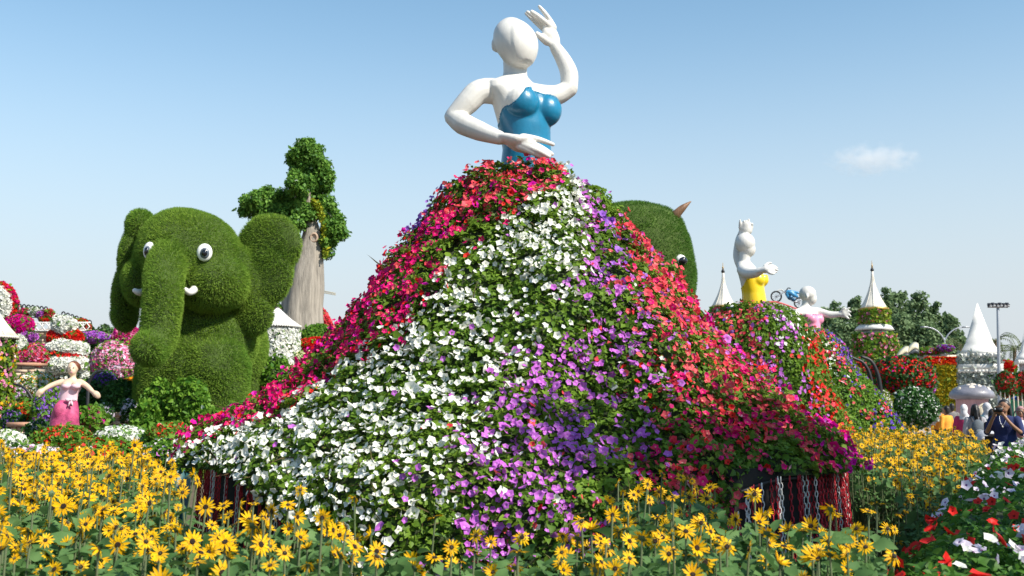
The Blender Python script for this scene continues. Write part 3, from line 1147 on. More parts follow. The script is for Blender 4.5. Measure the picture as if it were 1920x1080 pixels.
def mloc(o, R, p):
    o.matrix_local = Matrix([list(R[r]) + [p[r]] for r in range(3)] + [[0, 0, 0, 1]])


gs = Geo()      # heads, stems and leaves of all the plants beyond the 300 largest
for i in range(len(pl)):
    x, y, fld = pl[i]
    h = hz[i]
    n = hn[i]
    lean = srng.normal(0, .05, 2)
    tip = np.array([lean[0], lean[1], h])
    R = frames(n[None], srng, .0, hr[i])[0]
    nl_ = 4 if fld < 2 else 3
    lv = []
    for q in range(nl_):
        a = srng.uniform(0, 6.28); zq = h * srng.uniform(.55, .96)
        d = unit(np.array([math.cos(a), math.sin(a), srng.uniform(-.2, .35)]))
        up = unit(np.array([0, 0, 1.0]) + srng.normal(0, .35, 3))
        xx = unit(np.cross(d, up)); zz_ = np.cross(xx, d)
        lv.append((np.stack([xx, d, zz_], 1) * srng.uniform(.045, .09), np.array([lean[0] * zq / h, lean[1] * zq / h, zq])))
    SR = np.array([[1, 0, lean[0]], [0, 1, lean[1]], [0, 0, h]])
    if i in ind:
        e = empty('sunflower', (x, y, 0), sun_label(i), 'sunflower', GRP[int(fld)])
        key = 'stem_me'
        V = stem_t[0] @ SR.T
        Geo().add(V + [x, y, 0], stem_t[1]).build('stem', [SUNSTEM], e, True)
        hd = bpy.data.objects.new('flower_head', pet_me[i % 5]); hd.parent = e; mloc(hd, R, tip); COL.objects.link(hd)
        dc = bpy.data.objects.new('disc', disc_m); dc.parent = hd; COL.objects.link(dc)
        for (LR, lp) in lv:
            lo_ = bpy.data.objects.new('leaf', leaf_m); lo_.parent = e; mloc(lo_, LR, lp); COL.objects.link(lo_)
    else:
        w = np.array([x, y, 0])
        gs.raw((stem_t[0] @ SR.T) + w, *FT(stem_t[1]), np.full(len(stem_t[1]), 4))
        scatter(gs, HEADS[i % 5], R[None], (tip + w)[None], 0)
        for (LR, lp) in lv:
            scatter(gs, T_BIGLEAF, LR[None], (lp + w)[None], 3)
gs.build('sunflower_field', [PETM, DISC, SEPAL, SUNLEAF, SUNSTEM])['kind'] = 'stuff'

# leaves that fill the field under the flowers
gf = Geo()
def fill(n, x0, x1, y0, y1, ok, zlo, zhi, size):
    pts = np.array([p for p in ((srng.uniform(x0, x1), srng.uniform(y0, y1)) for _ in range(n * 3)) if ok(*p)][:n])
    z = top_z(pts[:, 0], pts[:, 1], zlo[1]) - srng.random(len(pts)) ** 1.3 * zhi - .06
    P = np.column_stack([pts, z])
    N = unit(np.stack([srng.normal(0, .5, len(P)), srng.normal(-.1, .5, len(P)), np.full(len(P), .8)], 1))
    scatter(gf, T_MIDLEAF, frames(N, srng, .3, size, .3), P)
fill(13000, -8, 0, 3.3, 11.5, left_ok, (0, 0), .5, .07)
fill(5200, -4, 0, 3.3, 5.6, left_ok, (0, 0), .55, .062)
fill(1500, -1, 2.6, 3.3, 5.6, mid_ok, (0, 1), .5, .06)
fill(2600, -1.5, 2.6, 3.4, 6.4, mid_ok, (0, 1), .65, .06)
fill(10000, 1.8, 9, 7.9, 17, right_ok, (0, 2), .5, .075)
fill(2500, 1.8, 6, 7.9, 10.0, right_ok, (0, 2), 1.0, .08)
fill(1500, -4, 2.6, 3.3, 6.4, lambda x, y: left_ok(x, y) or mid_ok(x, y), (0, 1), 1.0, .075)
gf.build('sunflower_leaves', [SUNLEAF])['kind'] = 'stuff'
# ------------------------------------------------------------------ grass-covered topiary animals
TURF = mat('turf backing', (.05, .085, .012), 0.95, 0.4, 5, 0.6, 20)
EYEW = mat('eye white paint', (.78, .78, .76), 0.35, 0.05, 3)
IRIS = mat('grey iris paint', (.10, .12, .15), 0.25, 0.1, 8)
PUPIL = mat('black pupil paint', (.008, .008, .012), 0.15, 0.1, 8, coat=.5)
IVORY = mat('white tusk paint', (.74, .72, .68), 0.35, 0.08, 6)
HORN = mat('brown horn', (.20, .105, .055), 0.5, 0.45, 7, 0.3, 30, stretch=(1, 1, .3))


def grass_coat(root, V, L, T, n, length, m, seed, bald=None):
    rng = np.random.default_rng(seed)
    tri = tris_of(L, T)
    P, N = sample(V, tri, n, rng, bald)
    ln = length * (1 + .35 * vnoise(P, 3.0, seed + 1) * .4 + .25 * vnoise(P, 9.0, seed + 2) * .4)
    R = frames(N, rng, .42, 1.0, 0)
    y = N + rng.normal(0, .38, N.shape) + np.array([0, 0, -.12])
    z = unit(y); x = unit(np.cross(rng.normal(0, 1, N.shape), z)); yy = np.cross(z, x)
    R = np.stack([x * (.16 * length)[..., None] if np.ndim(length) else x * .22, yy, z], 2) * ln[:, None, None]
    g = Geo()
    t = Tmpl([(-.5, 0, 0), (.5, 0, 0), (.05, .1, 1)], [(0, 1, 2)])
    scatter(g, t, R, P - N * .01)
    g.build('grass_coat', [m], root)['kind'] = 'stuff'


ED = 24.0
EP = lambda px, py, dy=0.0: at(px, py, ED + dy)
ue = U(ED)
ele = empty('elephant_topiary', tuple(EP(360, 893)[:2]) + (0,), 'giant green grass elephant with white rimmed eyes and curled trunk', 'topiary', 'grass topiary animals')
E_ = lambda px, py, dy, rx, ry, rz, R=None: ellipsoid(EP(px, py, dy), np.array([rx, ry, rz]) * ue, R, 24, 15)


def rot(ax, deg):
    return np.array(Matrix.Rotation(math.radians(deg), 3, ax))


earR = rot('Z', -14) @ rot('Y', 12)
earL = rot('Z', 62)
ep = [
    E_(352, 482, 0, 97, 92, 89), E_(345, 440, 0, 72, 70, 47), E_(398, 530, -.3, 66, 60, 56), E_(268, 528, -.2, 34, 50, 46), E_(325, 505, -.7, 52, 45, 48),
    # trunk
    tube([EP(330, 470, -.55), EP(312, 500, -1.25), EP(306, 545, -1.7), EP(302, 590, -1.85), EP(298, 628, -1.9), EP(286, 650, -2.15), EP(275, 655, -2.4)], np.array([35, 33, 31.5, 31, 31, 29, 28]) * ue, 20),
    # his left ear (right in the picture), two lobes
    E_(506, 458, .35, 66, 20, 58, earR), E_(492, 515, .3, 62, 20, 68, earR), E_(470, 588, .25, 46, 21, 43, earR), E_(455, 545, .25, 40, 26, 60, earR), E_(440, 505, .2, 36, 40, 45),
    # his right ear, seen nearly edge on
    E_(266, 430, .35, 26, 44, 37, rot('Y', -8)), E_(252, 480, .4, 22, 52, 62, rot('Y', 6)), E_(240, 545, .4, 23, 50, 55, rot('Y', 6)), E_(235, 590, .4, 20, 42, 32),
    # chest, forelegs and hindquarters
    E_(398, 640, .7, 84, 95, 92), E_(368, 700, .3, 96, 90, 90), E_(440, 650, 1.7, 62, 90, 90),
    tube([EP(312, 690, -.1), EP(308, 760, -.1), EP(308, 893, -.1)], np.array([54, 52, 54]) * ue, 20),
    tube([EP(404, 690, -.15), EP(405, 760, -.15), EP(404, 893, -.1)], np.array([62, 58, 56]) * ue, 20),
    tube([EP(455, 690, 2.0), EP(455, 893, 2.0)], np.array([42, 42]) * ue, 18),
    E_(360, 730, .1, 92, 70, 60)]
eV, eL, eT = bake(ep, .055, 5)
link('body', mesh_data('body', eV, eL, eT, [TURF], None, True), ele)
grass_coat(ele, eV, eL, eT, 230000, .085, GRASS, 21)


def disc_eye(root, c, n, rx, rz, name='eye'):
    """Flat domed eye: white rim, grey iris, dark pupil."""
    n = unit(n); up = unit(np.array([0, 0, 1]) - n * n[2]); x = np.cross(up, n)
    R = np.stack([x, n, up], 1)
    e = Geo().add(*ellipsoid(c, (rx, .09, rz), R, 24, 12)).build(name, [EYEW], root, True)
    ir = Geo().add(*ellipsoid(c + n * .055 + x * .01 - up * .02, (rx * .62, .065, rz * .62), R, 22, 11)).build('iris', [IRIS], e, True)
    Geo().add(*ellipsoid(c + n * .09 + x * .01 - up * .02, (rx * .4, .055, rz * .42), R, 20, 10)).build('pupil', [PUPIL], e, True)
    return e


def surf_at(V, L, T, px, py):
    """Point of the surface that the photograph shows at (px, py)."""
    from mathutils.bvhtree import BVHTree
    tri = tris_of(L, T)
    b = BVHTree.FromPolygons([Vector(v) for v in V], [tuple(int(i) for i in t) for t in tri])
    o = Vector((0, 0, 1.6)); d = Vector(at(px, py, 10) - np.array([0, 0, 1.6]))
    h = b.ray_cast(o, d.normalized())
    return (np.array(h[0]), np.array(h[1])) if h[0] is not None else (at(px, py, ED), np.array([0, -1, 0]))


for (px, py, rx, rz) in ((283, 471, 12.5, 16.5), (384, 474, 14, 16.5)):
    c, n = surf_at(eV, eL, eT, px, py)
    n = unit(n + np.array([-.25 if px > 300 else -.2, -1.0, 0])); n[2] *= .3
    disc_eye(ele, c + unit(n) * .05, n, rx * ue, rz * ue)
for pts in ([(366, 538, -.75), (362, 545, -1.1), (354, 548, -1.3), (347, 543, -1.4)], [(278, 543, -.5), (268, 548, -.9), (260, 548, -1.05), (253, 545, -1.1)]):
    Geo().add(*tube([EP(*q) for q in pts], np.array([7.5, 7, 6, 4.5]) * ue, 14)).build('tusk', [IVORY], ele, True)

# the bull behind the flower hill
bul = empty('bull_topiary', tuple(EP(1215, 893)[:2]) + (0,), 'green grass bull with brown horn rising behind the flower hill', 'topiary', 'grass topiary animals')
bp_ = [E_(1188, 490, 0, 112, 100, 114), E_(1212, 520, -.1, 92, 90, 112), E_(1205, 430, .1, 78, 70, 48), E_(1206, 620, 0, 104, 95, 120), E_(1214, 760, 0, 112, 100, 150),
       tube([EP(1150, 700, 0), EP(1150, 893, 0)], np.array([60, 60]) * ue, 16), tube([EP(1260, 700, 0), EP(1270, 893, 0)], np.array([62, 62]) * ue, 16), E_(1090, 560, 1.5, 120, 110, 110)]
uV, uL, uT = bake(bp_, .06, 5)
link('body', mesh_data('body', uV, uL, uT, [TURF], None, True), bul)
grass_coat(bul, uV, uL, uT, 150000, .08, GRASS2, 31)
c, n = surf_at(uV, uL, uT, 1276, 487)
n = unit(n * [1, 1, .3] + [0, -.5, 0]); up = np.array([0, 0, 1.0]); x = np.cross(up, n)
Rn = np.stack([x, n, up], 1)
e = Geo().add(*ellipsoid(c, (10.5 * ue, .10, 9.5 * ue), Rn, 20, 12)).build('eye', [EYEW], bul, True)
Geo().add(*ellipsoid(c + n * .05 + np.array([.02, 0, -.03]), (9 * ue, .085, 7.5 * ue), Rn, 20, 12)).build('pupil', [PUPIL], e, True)
Geo().add(*tube([EP(1254, 418, -.1), EP(1266, 404, -.25), EP(1280, 390, -.3), EP(1295, 378, -.3)], np.array([10.5, 9, 6.5, 1.2]) * ue, 14, 14)).build('horn', [HORN], bul, True)
Geo().add(*tube([EP(1150, 418, .6), EP(1140, 400, .8), EP(1128, 392, .9)], np.array([10.5, 7, 1.5]) * ue, 14, 14)).build('horn', [HORN], bul, True)
# ------------------------------------------------------------------ the two smaller flower-skirt ladies behind on the right
def skirt_hill(root, px, d, rows, seed, leaves, fieldlist, lsize=.06):
    c = at(px, 800, d)
    prof = []
    for (py, hw) in rows: prof.append((hw * U(d), at(px, py, d)[2]))
    prof = [(0.02, prof[0][1] + .04)] + prof + [(prof[-1][0] * 1.05, 0.0)]
    P = prof[::-1]
    n = 24
    zz = np.linspace(P[0][1], P[-1][1], n)
    rr = np.interp(zz, [q[1] for q in P], [q[0] for q in P])
    ns = 72
    V = []
    for r, z in zip(rr, zz):
        for j in range(ns):
            a = 2 * math.pi * j / ns
            k = 1 + .045 * math.sin(5 * a + 2 * z + seed) + .03 * math.sin(9 * a - 3 * z)
            V.append((c[0] + r * k * math.cos(a), c[1] + r * k * math.sin(a), z))
    V = np.array(V); F = ring_faces(n, ns, True, False, True)
    Geo().add(c * [1, 1, 0] + (V - c * [1, 1, 0]) * [.96, .96, 1] - [0, 0, .05], F).build('skirt_core', [CORE], root, True)
    L, T = FT(F); tri = tris_of(L, T)
    bias = lambda C, N: np.where(C[:, 1] < c[1] + .3, 1.0, .3) * np.clip(C[:, 2] / .8, .1, 1)
    ax = c

    def mk(fn):
        def f(P, N, rng):
            th = np.degrees(np.arctan2(P[:, 0] - ax[0], -(P[:, 1] - ax[1]))) + rng.normal(0, 4, len(P))
            w = fn(th, P[:, 2]) * np.clip(.8 + .8 * vnoise(P, 4.5, seed), .05, 1.4)
            return rng.random(len(P)) < w
        return f
    clad(root, V, tri, leaves, [(int(n_ * 2.1), s_ * .9, k_, mk(fn)) for n_, s_, k_, fn in fieldlist], seed, 'skirt_foliage', 'petunia_blossoms', jit=.55, deep=.06, bias=bias)
    return c


band = lambda lo, hi, w=1.0, zl=-9, zh=99: (lambda th, z: w * ((th > lo) & (th < hi) & (z > zl) & (z < zh)))

# --- yellow bodice
YD = 19.0
YP = lambda px, py, dy=0.0: at(px, py, YD + dy)
uy = U(YD)
yl = empty('flower_skirt_lady', tuple(YP(1415, 800)[:2]) + (0,), 'white lady statue in yellow bodice with one hand raised behind her head', 'statue', 'flower skirt ladies')
fy, ly = unit([.85, -.53, 0]), unit([.53, .85, 0])


def rings(fn, rows, un, fd, ld, ns=22):
    V = []
    for (px, py, dy, a, b) in rows:
        c = fn(px, py, dy)
        for j in range(ns):
            t = 2 * math.pi * j / ns
            V.append(c + ld * a * un * math.cos(t) + fd * b * un * math.sin(t))
    return np.array(V), ring_faces(len(rows), ns, True, True, True)


ytor = rings(YP, [(1416, 606, 0, 24, 23), (1416, 588, 0, 24, 23), (1415, 572, 0, 24, 22), (1413, 550, 0, 24, 20), (1409, 528, 0, 27, 20), (1404, 512, 0, 30, 19), (1399, 500, 0, 27, 16), (1396, 492, 0, 16, 12)], uy, fy, ly)
yb = [ellipsoid(YP(1418, 524) + ly * 11 * uy + fy * 6 * uy, np.array([13, 13, 13]) * uy), ellipsoid(YP(1418, 526) - ly * 11 * uy + fy * 6 * uy, np.array([13, 13, 13]) * uy)]
yp = [ytor] + yb + [
    tube([YP(1397, 502), YP(1396, 486), YP(1398, 470)], np.array([11.5, 10.5, 11]) * uy, 14),
    ellipsoid(YP(1397, 456), np.array([19, 20, 20]) * uy, None, 20, 13), ellipsoid(YP(1402, 468), np.array([15, 15, 15]) * uy),
    # near arm reaching out to the right, palm up
    tube([YP(1392, 506, -.25), YP(1402, 512, -.5), YP(1416, 512, -.7), YP(1426, 508, -.8)], np.array([11, 10.5, 9, 7]) * uy, 14),
    tube([YP(1424, 508, -.8), YP(1436, 505, -.85), YP(1444, 504, -.85)], np.array([8, 11.5, 9]) * uy, 14, flat=.6, up=(0, -.3, 1)),
    tube([YP(1442, 499, -.8), YP(1450, 499, -.8), YP(1457, 503, -.8)], np.array([3.6, 3, 2.2]) * uy, 8), tube([YP(1443, 503, -.85), YP(1452, 504, -.87), YP(1458, 507, -.87)], np.array([3.6, 3, 2.2]) * uy, 8),
    tube([YP(1442, 507, -.9), YP(1450, 509, -.92), YP(1456, 510, -.92)], np.array([3.4, 3, 2.2]) * uy, 8), tube([YP(1440, 510, -.93), YP(1446, 513, -.95), YP(1452, 513, -.95)], np.array([3.2, 2.8, 2]) * uy, 8),
    tube([YP(1434, 499, -.72), YP(1440, 494, -.7), YP(1446, 493, -.7)], np.array([3.6, 3, 2.2]) * uy, 8),
    # far arm raised, hand above the head
    tube([YP(1393, 503, .2), YP(1384, 482, .3), YP(1384, 462, .32), YP(1388, 444, .25), YP(1396, 434, .15)], np.array([11, 9.5, 8, 7.5, 7]) * uy, 14),
    tube([YP(1392, 438, .12), YP(1398, 431, .1), YP(1398, 424, .08)], np.array([9, 13.5, 11]) * uy, 14, flat=.7, up=(0, 1, .2))]
for (x0, x1, y1, r) in ((1388, 1387.5, 413, 2.6), (1394.5, 1394.5, 415, 2.6), (1398, 1399, 414, 2.6), (1403, 1404, 411.5, 2.7), (1409, 1411, 420, 2.4)):
    yp.append(tube([YP(x0, 428, .08), YP((x0 + x1) / 2, 420, .05), YP(x1, y1, .03)], np.array([3.6, 3, r * .85]) * uy, 8))
V, L, T = bake(yp, .014, 5)
link('body', mesh_data('body', V, L, T, [WHITE], None, True), yl)
yz = lambda py: YP(1415, py)[2]
bodice(ytor, yb, lambda a, f: np.interp(f, [-30, -10, 4, 14, 40], [yz(545), yz(538), yz(522), yz(515), yz(516)]), YELLOW, yl, .011, .016, YP(1410, 525), fy, ly, uy)
skirt_hill(yl, 1415, YD, [(572, 22), (580, 55), (592, 78), (620, 98), (650, 112), (690, 127), (770, 158), (850, 190)], 3,
           [(30000, .06, LEAF, T_LEAF)],
           [(2600, .042, 'coral', band(-90, -2, .9)), (500, .042, 'white', band(-90, -40, .7, 2.2)), (400, .042, 'violet', band(-90, -30, .6, 2.8)), (1500, .040, 'lilac', band(-12, 34, .9)), (900, .04, 'white', band(10, 60, .9, 2.6)),
            (2600, .042, 'red', band(24, 78, .9, 0, 2.75)), (500, .042, 'magenta', band(-30, 10, .5, 0, 1.9)), (500, .042, 'coral', band(30, 85, .5)), (500, .042, 'violet', band(75, 110, .8))], .06)

# --- pink bodice
PD = 22.5
PP = lambda px, py, dy=0.0: at(px, py, PD + dy)
up_ = U(PD)
plady = empty('flower_skirt_lady', tuple(PP(1524, 800)[:2]) + (0,), 'white lady statue in pink bodice with arms spread wide', 'statue', 'flower skirt ladies')
fp, lp_ = unit([.6, -.8, 0]), unit([.8, .6, 0])
ptor = rings(PP, [(1524, 644, 0, 17, 16), (1522, 628, 0, 17, 16), (1521, 612, 0, 17, 15), (1519, 598, 0, 20, 15), (1515, 588, 0, 22, 13), (1511, 580, 0, 18, 11), (1510, 574, 0, 10, 9)], up_, fp, lp_)
pb = [ellipsoid(PP(1524, 599) + lp_ * 9 * up_ + fp * 6 * up_, np.array([9.5, 10, 9]) * up_), ellipsoid(PP(1522, 600) - lp_ * 9 * up_ + fp * 6 * up_, np.array([9.5, 10, 9]) * up_)]
pp = [ptor] + pb + [tube([PP(1511, 584), PP(1511, 570), PP(1514, 560)], np.array([8.5, 8, 8]) * up_, 12), ellipsoid(PP(1514, 551), np.array([16, 16, 15]) * up_, None, 18, 12), ellipsoid(PP(1520, 560), np.array([11.5, 12, 13]) * up_),
      ellipsoid(PP(1513, 556, -.18), np.array([2.5, 3, 5]) * up_),
      tube([PP(1506, 583, -.05), PP(1494, 588, -.2), PP(1482, 596, -.4), PP(1470, 602, -.55)], np.array([9, 8.5, 7, 5.5]) * up_, 12),
      tube([PP(1520, 584, .1), PP(1536, 585, .1), PP(1556, 590, 0), PP(1576, 589, -.1)], np.array([9, 8, 7, 5.2]) * up_, 12),
      tube([PP(1574, 589, -.1), PP(1582, 588, -.12), PP(1586, 588, -.12)], np.array([5.4, 8.5, 7.5]) * up_, 12, flat=.6, up=(0, 1, 0)),
      tube([PP(1468, 603, -.55), PP(1460, 607, -.6), PP(1454, 610, -.62)], np.array([5.5, 7, 5]) * up_, 12, flat=.5, up=(0, 0, 1))]
for pts in ([(1583, 583), (1589, 579), (1593, 577)], [(1586, 586), (1592, 584), (1595.5, 585)], [(1587, 590), (1592, 590), (1595, 593)], [(1585, 593), (1589, 596), (1592, 598)], [(1579, 584), (1580, 579), (1584, 577)]):
    pp.append(tube([PP(x, y, -.14 - .02 * i) for i, (x, y) in enumerate(pts)], np.array([2.7, 2.3, 1.7]) * up_, 8))
for dx in (-2, 2, 5):
    pp.append(tube([PP(1456, 609 + dx * .6, -.62), PP(1450, 612 + dx, -.64), PP(1446, 614 + dx * 1.3, -.64)], np.array([2.5, 2.2, 1.6]) * up_, 8))
V, L, T = bake(pp, .016, 5)
link('body', mesh_data('body', V, L, T, [WHITE], None, True), plady)
pz = lambda py: PP(1520, py)[2]
bodice(ptor, pb, lambda a, f: np.interp(f, [-25, -6, 6, 20], [pz(606), pz(600), pz(590), pz(588)]), ROSE, plady, .012, .017, PP(1520, 600), fp, lp_, up_)
skirt_hill(plady, 1524, PD, [(618, 14), (624, 30), (648, 53), (686, 74), (736, 116), (787, 147), (830, 170)], 9,
           [(12000, .06, LEAF, T_LEAF), (14000, .06, BUSH, T_LEAF)],
           [(700, .042, 'white', band(-30, 22, .9, 2.0)), (1500, .042, 'coral', band(14, 48, .9, 1.3)), (1500, .04, 'blue', band(20, 105, .55)), (1400, .04, 'violet', band(52, 100, .8)), (500, .042, 'magenta', band(62, 110, .9)), (350, .042, 'coral', band(50, 64, .9, 0, 1.6)), (450, .04, 'blue', band(-20, 20, .5, 0, 2.2))], .06)

# ------------------------------------------------------------------ the little dancer statue on the left
SKIN = mat('painted statue skin', (.66, .48, .34), 0.55, 0.12, 9)
HAIRB = mat('painted brown hair', (.13, .035, .012), 0.5, 0.3, 14)
DRESS = mat('pink painted skirt', (.46, .06, .16), 0.6, 0.35, 16, .35, 60)
BOD2 = mat('pale pink painted bodice', (.78, .52, .58), 0.5, 0.15, 9)
SD = 18.0
SP = lambda px, py, dy=0.0: at(px, py, SD + dy)
us = U(SD)
dn = empty('dancer_statue', tuple(SP(125, 800)[:2]) + (0,), 'painted dancer statue in deep pink skirt with arms stretched out', 'statue')
V, L, T = bake([rings(SP, [(128, 750, 0, 15, 11), (130, 738, 0, 15, 11), (133, 724, 0, 19, 12), (133, 716, 0, 20, 9), (134, 710, 0, 9, 7)], us, np.array([0, -1, 0]), np.array([1, 0, 0])),
                ellipsoid(SP(124, 722, -.11), np.array([8, 7, 7]) * us), ellipsoid(SP(142, 722, -.11), np.array([8, 7, 7]) * us),
                tube([SP(136, 714), SP(137, 704), SP(137, 697)], np.array([6, 5.5, 6]) * us, 12),
                ellipsoid(SP(136.5, 690), np.array([10, 11, 12]) * us, None, 18, 12), ellipsoid(SP(135, 696, -.04), np.array([7.5, 8, 8]) * us), ellipsoid(SP(133.5, 692, -.105), np.array([1.6, 3, 3.2]) * us),
                tube([SP(118, 716), SP(104, 720, -.05), SP(92, 725, -.1), SP(82, 731, -.15)], np.array([6.5, 5.5, 5, 4]) * us, 12), tube([SP(82, 731, -.15), SP(76, 735, -.17), SP(71, 739, -.18)], np.array([4, 6.5, 5]) * us, 12),
                tube([SP(73, 736, -.18), SP(69, 738, -.2), SP(68, 743, -.2)], np.array([2, 1.8, 1.4]) * us, 8), tube([SP(76, 738, -.18), SP(74, 743, -.2), SP(72, 746, -.2)], np.array([2, 1.8, 1.4]) * us, 8),
                tube([SP(149, 716), SP(160, 722, -.05), SP(168, 729, -.1), SP(174, 735, -.15)], np.array([6.5, 5.5, 5, 4]) * us, 12), tube([SP(174, 735, -.15), SP(180, 739, -.17), SP(184, 743, -.18)], np.array([4, 6.5, 5]) * us, 12),
                tube([SP(182, 736, -.18), SP(186, 738, -.2), SP(187, 743, -.2)], np.array([2, 1.8, 1.4]) * us, 8), tube([SP(178, 741, -.18), SP(180, 745, -.2), SP(184, 747, -.2)], np.array([2, 1.8, 1.4]) * us, 8)], .016, 3)
link('body', mesh_data('body', V, L, T, [SKIN], None, True), dn)
V, L, T = bake([ellipsoid(SP(138.5, 686.5, .03), np.array([11, 11.5, 10]) * us, None, 18, 12), ellipsoid(SP(145, 688, .08), np.array([6, 8, 8]) * us)], .018, 2)
link('hair', mesh_data('hair', V, L, T, [HAIRB], None, True), dn)
for ex in (131.5, 138):
    Geo().add(*ellipsoid(SP(ex, 689.5, -.098), np.array([1.3, .9, .9]) * us, None, 8, 6)).build('eye', [PUPIL], dn, True)
Geo().add(*ellipsoid(SP(134, 698, -.105), np.array([2.2, 1, .8]) * us, None, 8, 6)).build('mouth', [ROSE], dn, True)
V, L, T = bake([rings(SP, [(127, 758, 0, 16.5, 12.5), (130, 738, 0, 16.5, 12.5), (133, 726, 0, 20, 13)], us, np.array([0, -1, 0]), np.array([1, 0, 0])), ellipsoid(SP(124, 724, -.115), np.array([9, 7.4, 6.5]) * us), ellipsoid(SP(142, 724, -.115), np.array([9, 7.4, 6.5]) * us)], .016, 3)
link('bodice', mesh_data('bodice', V, L, T, [BOD2], None, True), dn)
V, L, T = bake([rings(SP, [(121, 838, 0, 30, 26), (121, 806, 0, 28, 24), (121, 790, 0, 26, 22), (123, 772, 0, 25, 20), (126, 758, 0, 20, 16), (128, 749, 0, 16.5, 13)], us, np.array([0, -1, 0]), np.array([1, 0, 0])),
                ellipsoid(SP(113, 770, -.11), np.array([13, 13, 17]) * us), ellipsoid(SP(133, 784, -.06), np.array([14, 14, 24]) * us)], .02, 12)
link('skirt', mesh_data('skirt', V, L, T, [DRESS], None, True), dn)
g = Geo()
g.add(*ellipsoid(SP(127.5, 750, -.16), np.array([6, 2.5, 3]) * us, rot('Y', 12), 10, 7)); g.add(*ellipsoid(SP(138.5, 750, -.16), np.array([6, 2.5, 3]) * us, rot('Y', -12), 10, 7)); g.add(*ellipsoid(SP(133, 750, -.17), np.array([2.4, 2.5, 2.6]) * us, None, 10, 7))
g.add(*tube([SP(132, 752, -.17), SP(130, 757, -.18), SP(128, 761, -.18)], np.array([1.4, 1.8, 1]) * us, 8)); g.add(*tube([SP(134, 752, -.17), SP(135, 757, -.18), SP(136, 760, -.18)], np.array([1.4, 1.8, 1]) * us, 8))
g.build('bow', [BOD2], dn, True)
# ------------------------------------------------------------------ towers, mushroom house, terraces, lamps
ROOFW = mat('white roof sheet', (.68, .67, .63), 0.55, 0.13, 2.5, 0.15, 30)
ROOFC = mat('cream roof sheet', (.70, .66, .57), 0.55, 0.08, 4, 0.15, 30)
GOLD = mat('gold trim', (.42, .26, .06), 0.4, 0.2, 8, metal=.5)
DARKM = mat('dark painted metal', (.025, .025, .028), 0.5, 0.2, 8, metal=.4)
GREYM = mat('grey galvanised pole', (.38, .40, .43), 0.45, 0.1, 8, metal=.5)
WALLG = mat('grey concrete wall', (.34, .32, .29), 0.9, 0.12, 2, 0.3, 20)
CREAMW = mat('cream stucco', (.55, .49, .38), 0.85, 0.12, 3, 0.25, 30)
BRICK = mat('pale brick', (.46, .33, .23), 0.85, 0.2, 14, .4, 60)
MORTAR = mat('mortar', (.36, .30, .24), 0.95, 0.15, 9, .4, 50)


def ribs(root, prof, c, ns, rot_, m, r=.02, every=1, name='roof_seam'):
    g = Geo()
    for j in range(0, ns, every):
        a = 2 * math.pi * j / ns + rot_
        g.add(*tube([np.array([c[0] + q * math.cos(a), c[1] + q * math.sin(a), c[2] + z]) for q, z in prof], r, 6, len(prof), cap=False))
    o = g.build(name, [m], root); o['kind'] = 'stuff'


def valance(root, c, r, z, n, w, h, m, rot_=0.0, sides=None):
    """Scalloped edge under an eave: one tongue after another."""
    g = Geo()
    if sides is None:
        pts = [np.array([c[0] + r * math.cos(2 * math.pi * j / n), c[1] + r * math.sin(2 * math.pi * j / n), z]) for j in range(n)]
    else:
        cor = [np.array([c[0] + r * math.cos(2 * math.pi * j / sides + rot_), c[1] + r * math.sin(2 * math.pi * j / sides + rot_), z]) for j in range(sides)]
        pts = [cor[s] + (cor[(s + 1) % sides] - cor[s]) * ((k + .5) / (n // sides)) for s in range(sides) for k in range(n // sides)]
    for p in pts:
        o_ = unit((p - np.array([c[0], c[1], z]))) if sides is None else None
        d = p - np.array([c[0], c[1], z])
        if sides is not None:
            s_ = int(((math.atan2(d[1], d[0]) - rot_) % (2 * math.pi)) / (2 * math.pi / sides))
            a_ = rot_ + (s_ + .5) * 2 * math.pi / sides
            d = np.array([math.cos(a_), math.sin(a_), 0])
        d = unit(d); t = np.array([-d[1], d[0], 0])
        out = [p + t * w * .5, p + t * w * .5 - [0, 0, h * .55], p + t * w * .25 - [0, 0, h * .9], p - [0, 0, h], p - t * w * .25 - [0, 0, h * .9], p - t * w * .5 - [0, 0, h * .55], p - t * w * .5]
        V = [q + d * .012 for q in out] + [q - d * .012 for q in out]
        k = len(out)
        g.add(V, [tuple(range(k))[::-1], tuple(range(k, 2 * k))] + [(i, (i + 1) % k, k + (i + 1) % k, k + i) for i in range(k)])
    o = g.build('valance', [m], root); o['kind'] = 'stuff'


def clad_lathe(root, prof, c, ns, leaves, blossoms, seed, name='wall', deep=.1, rot_=0.0):
    V, F = lathe(prof, c, ns, rot=rot_)
    Geo().add(V, F).build(name, [CORE], root)
    L, T = FT(F[:-2] if len(F[-1]) > 4 else F); tri = tris_of(L, T)
    clad(root, V, tri, leaves, blossoms, seed, name + '_plants', name + '_blossoms', deep=deep)


def concave(r, h, n=9, tip=.06):
    return [(tip * r + (r - tip * r) * (1 - i / (n - 1)) ** 1.9, h * i / (n - 1)) for i in range(n)]


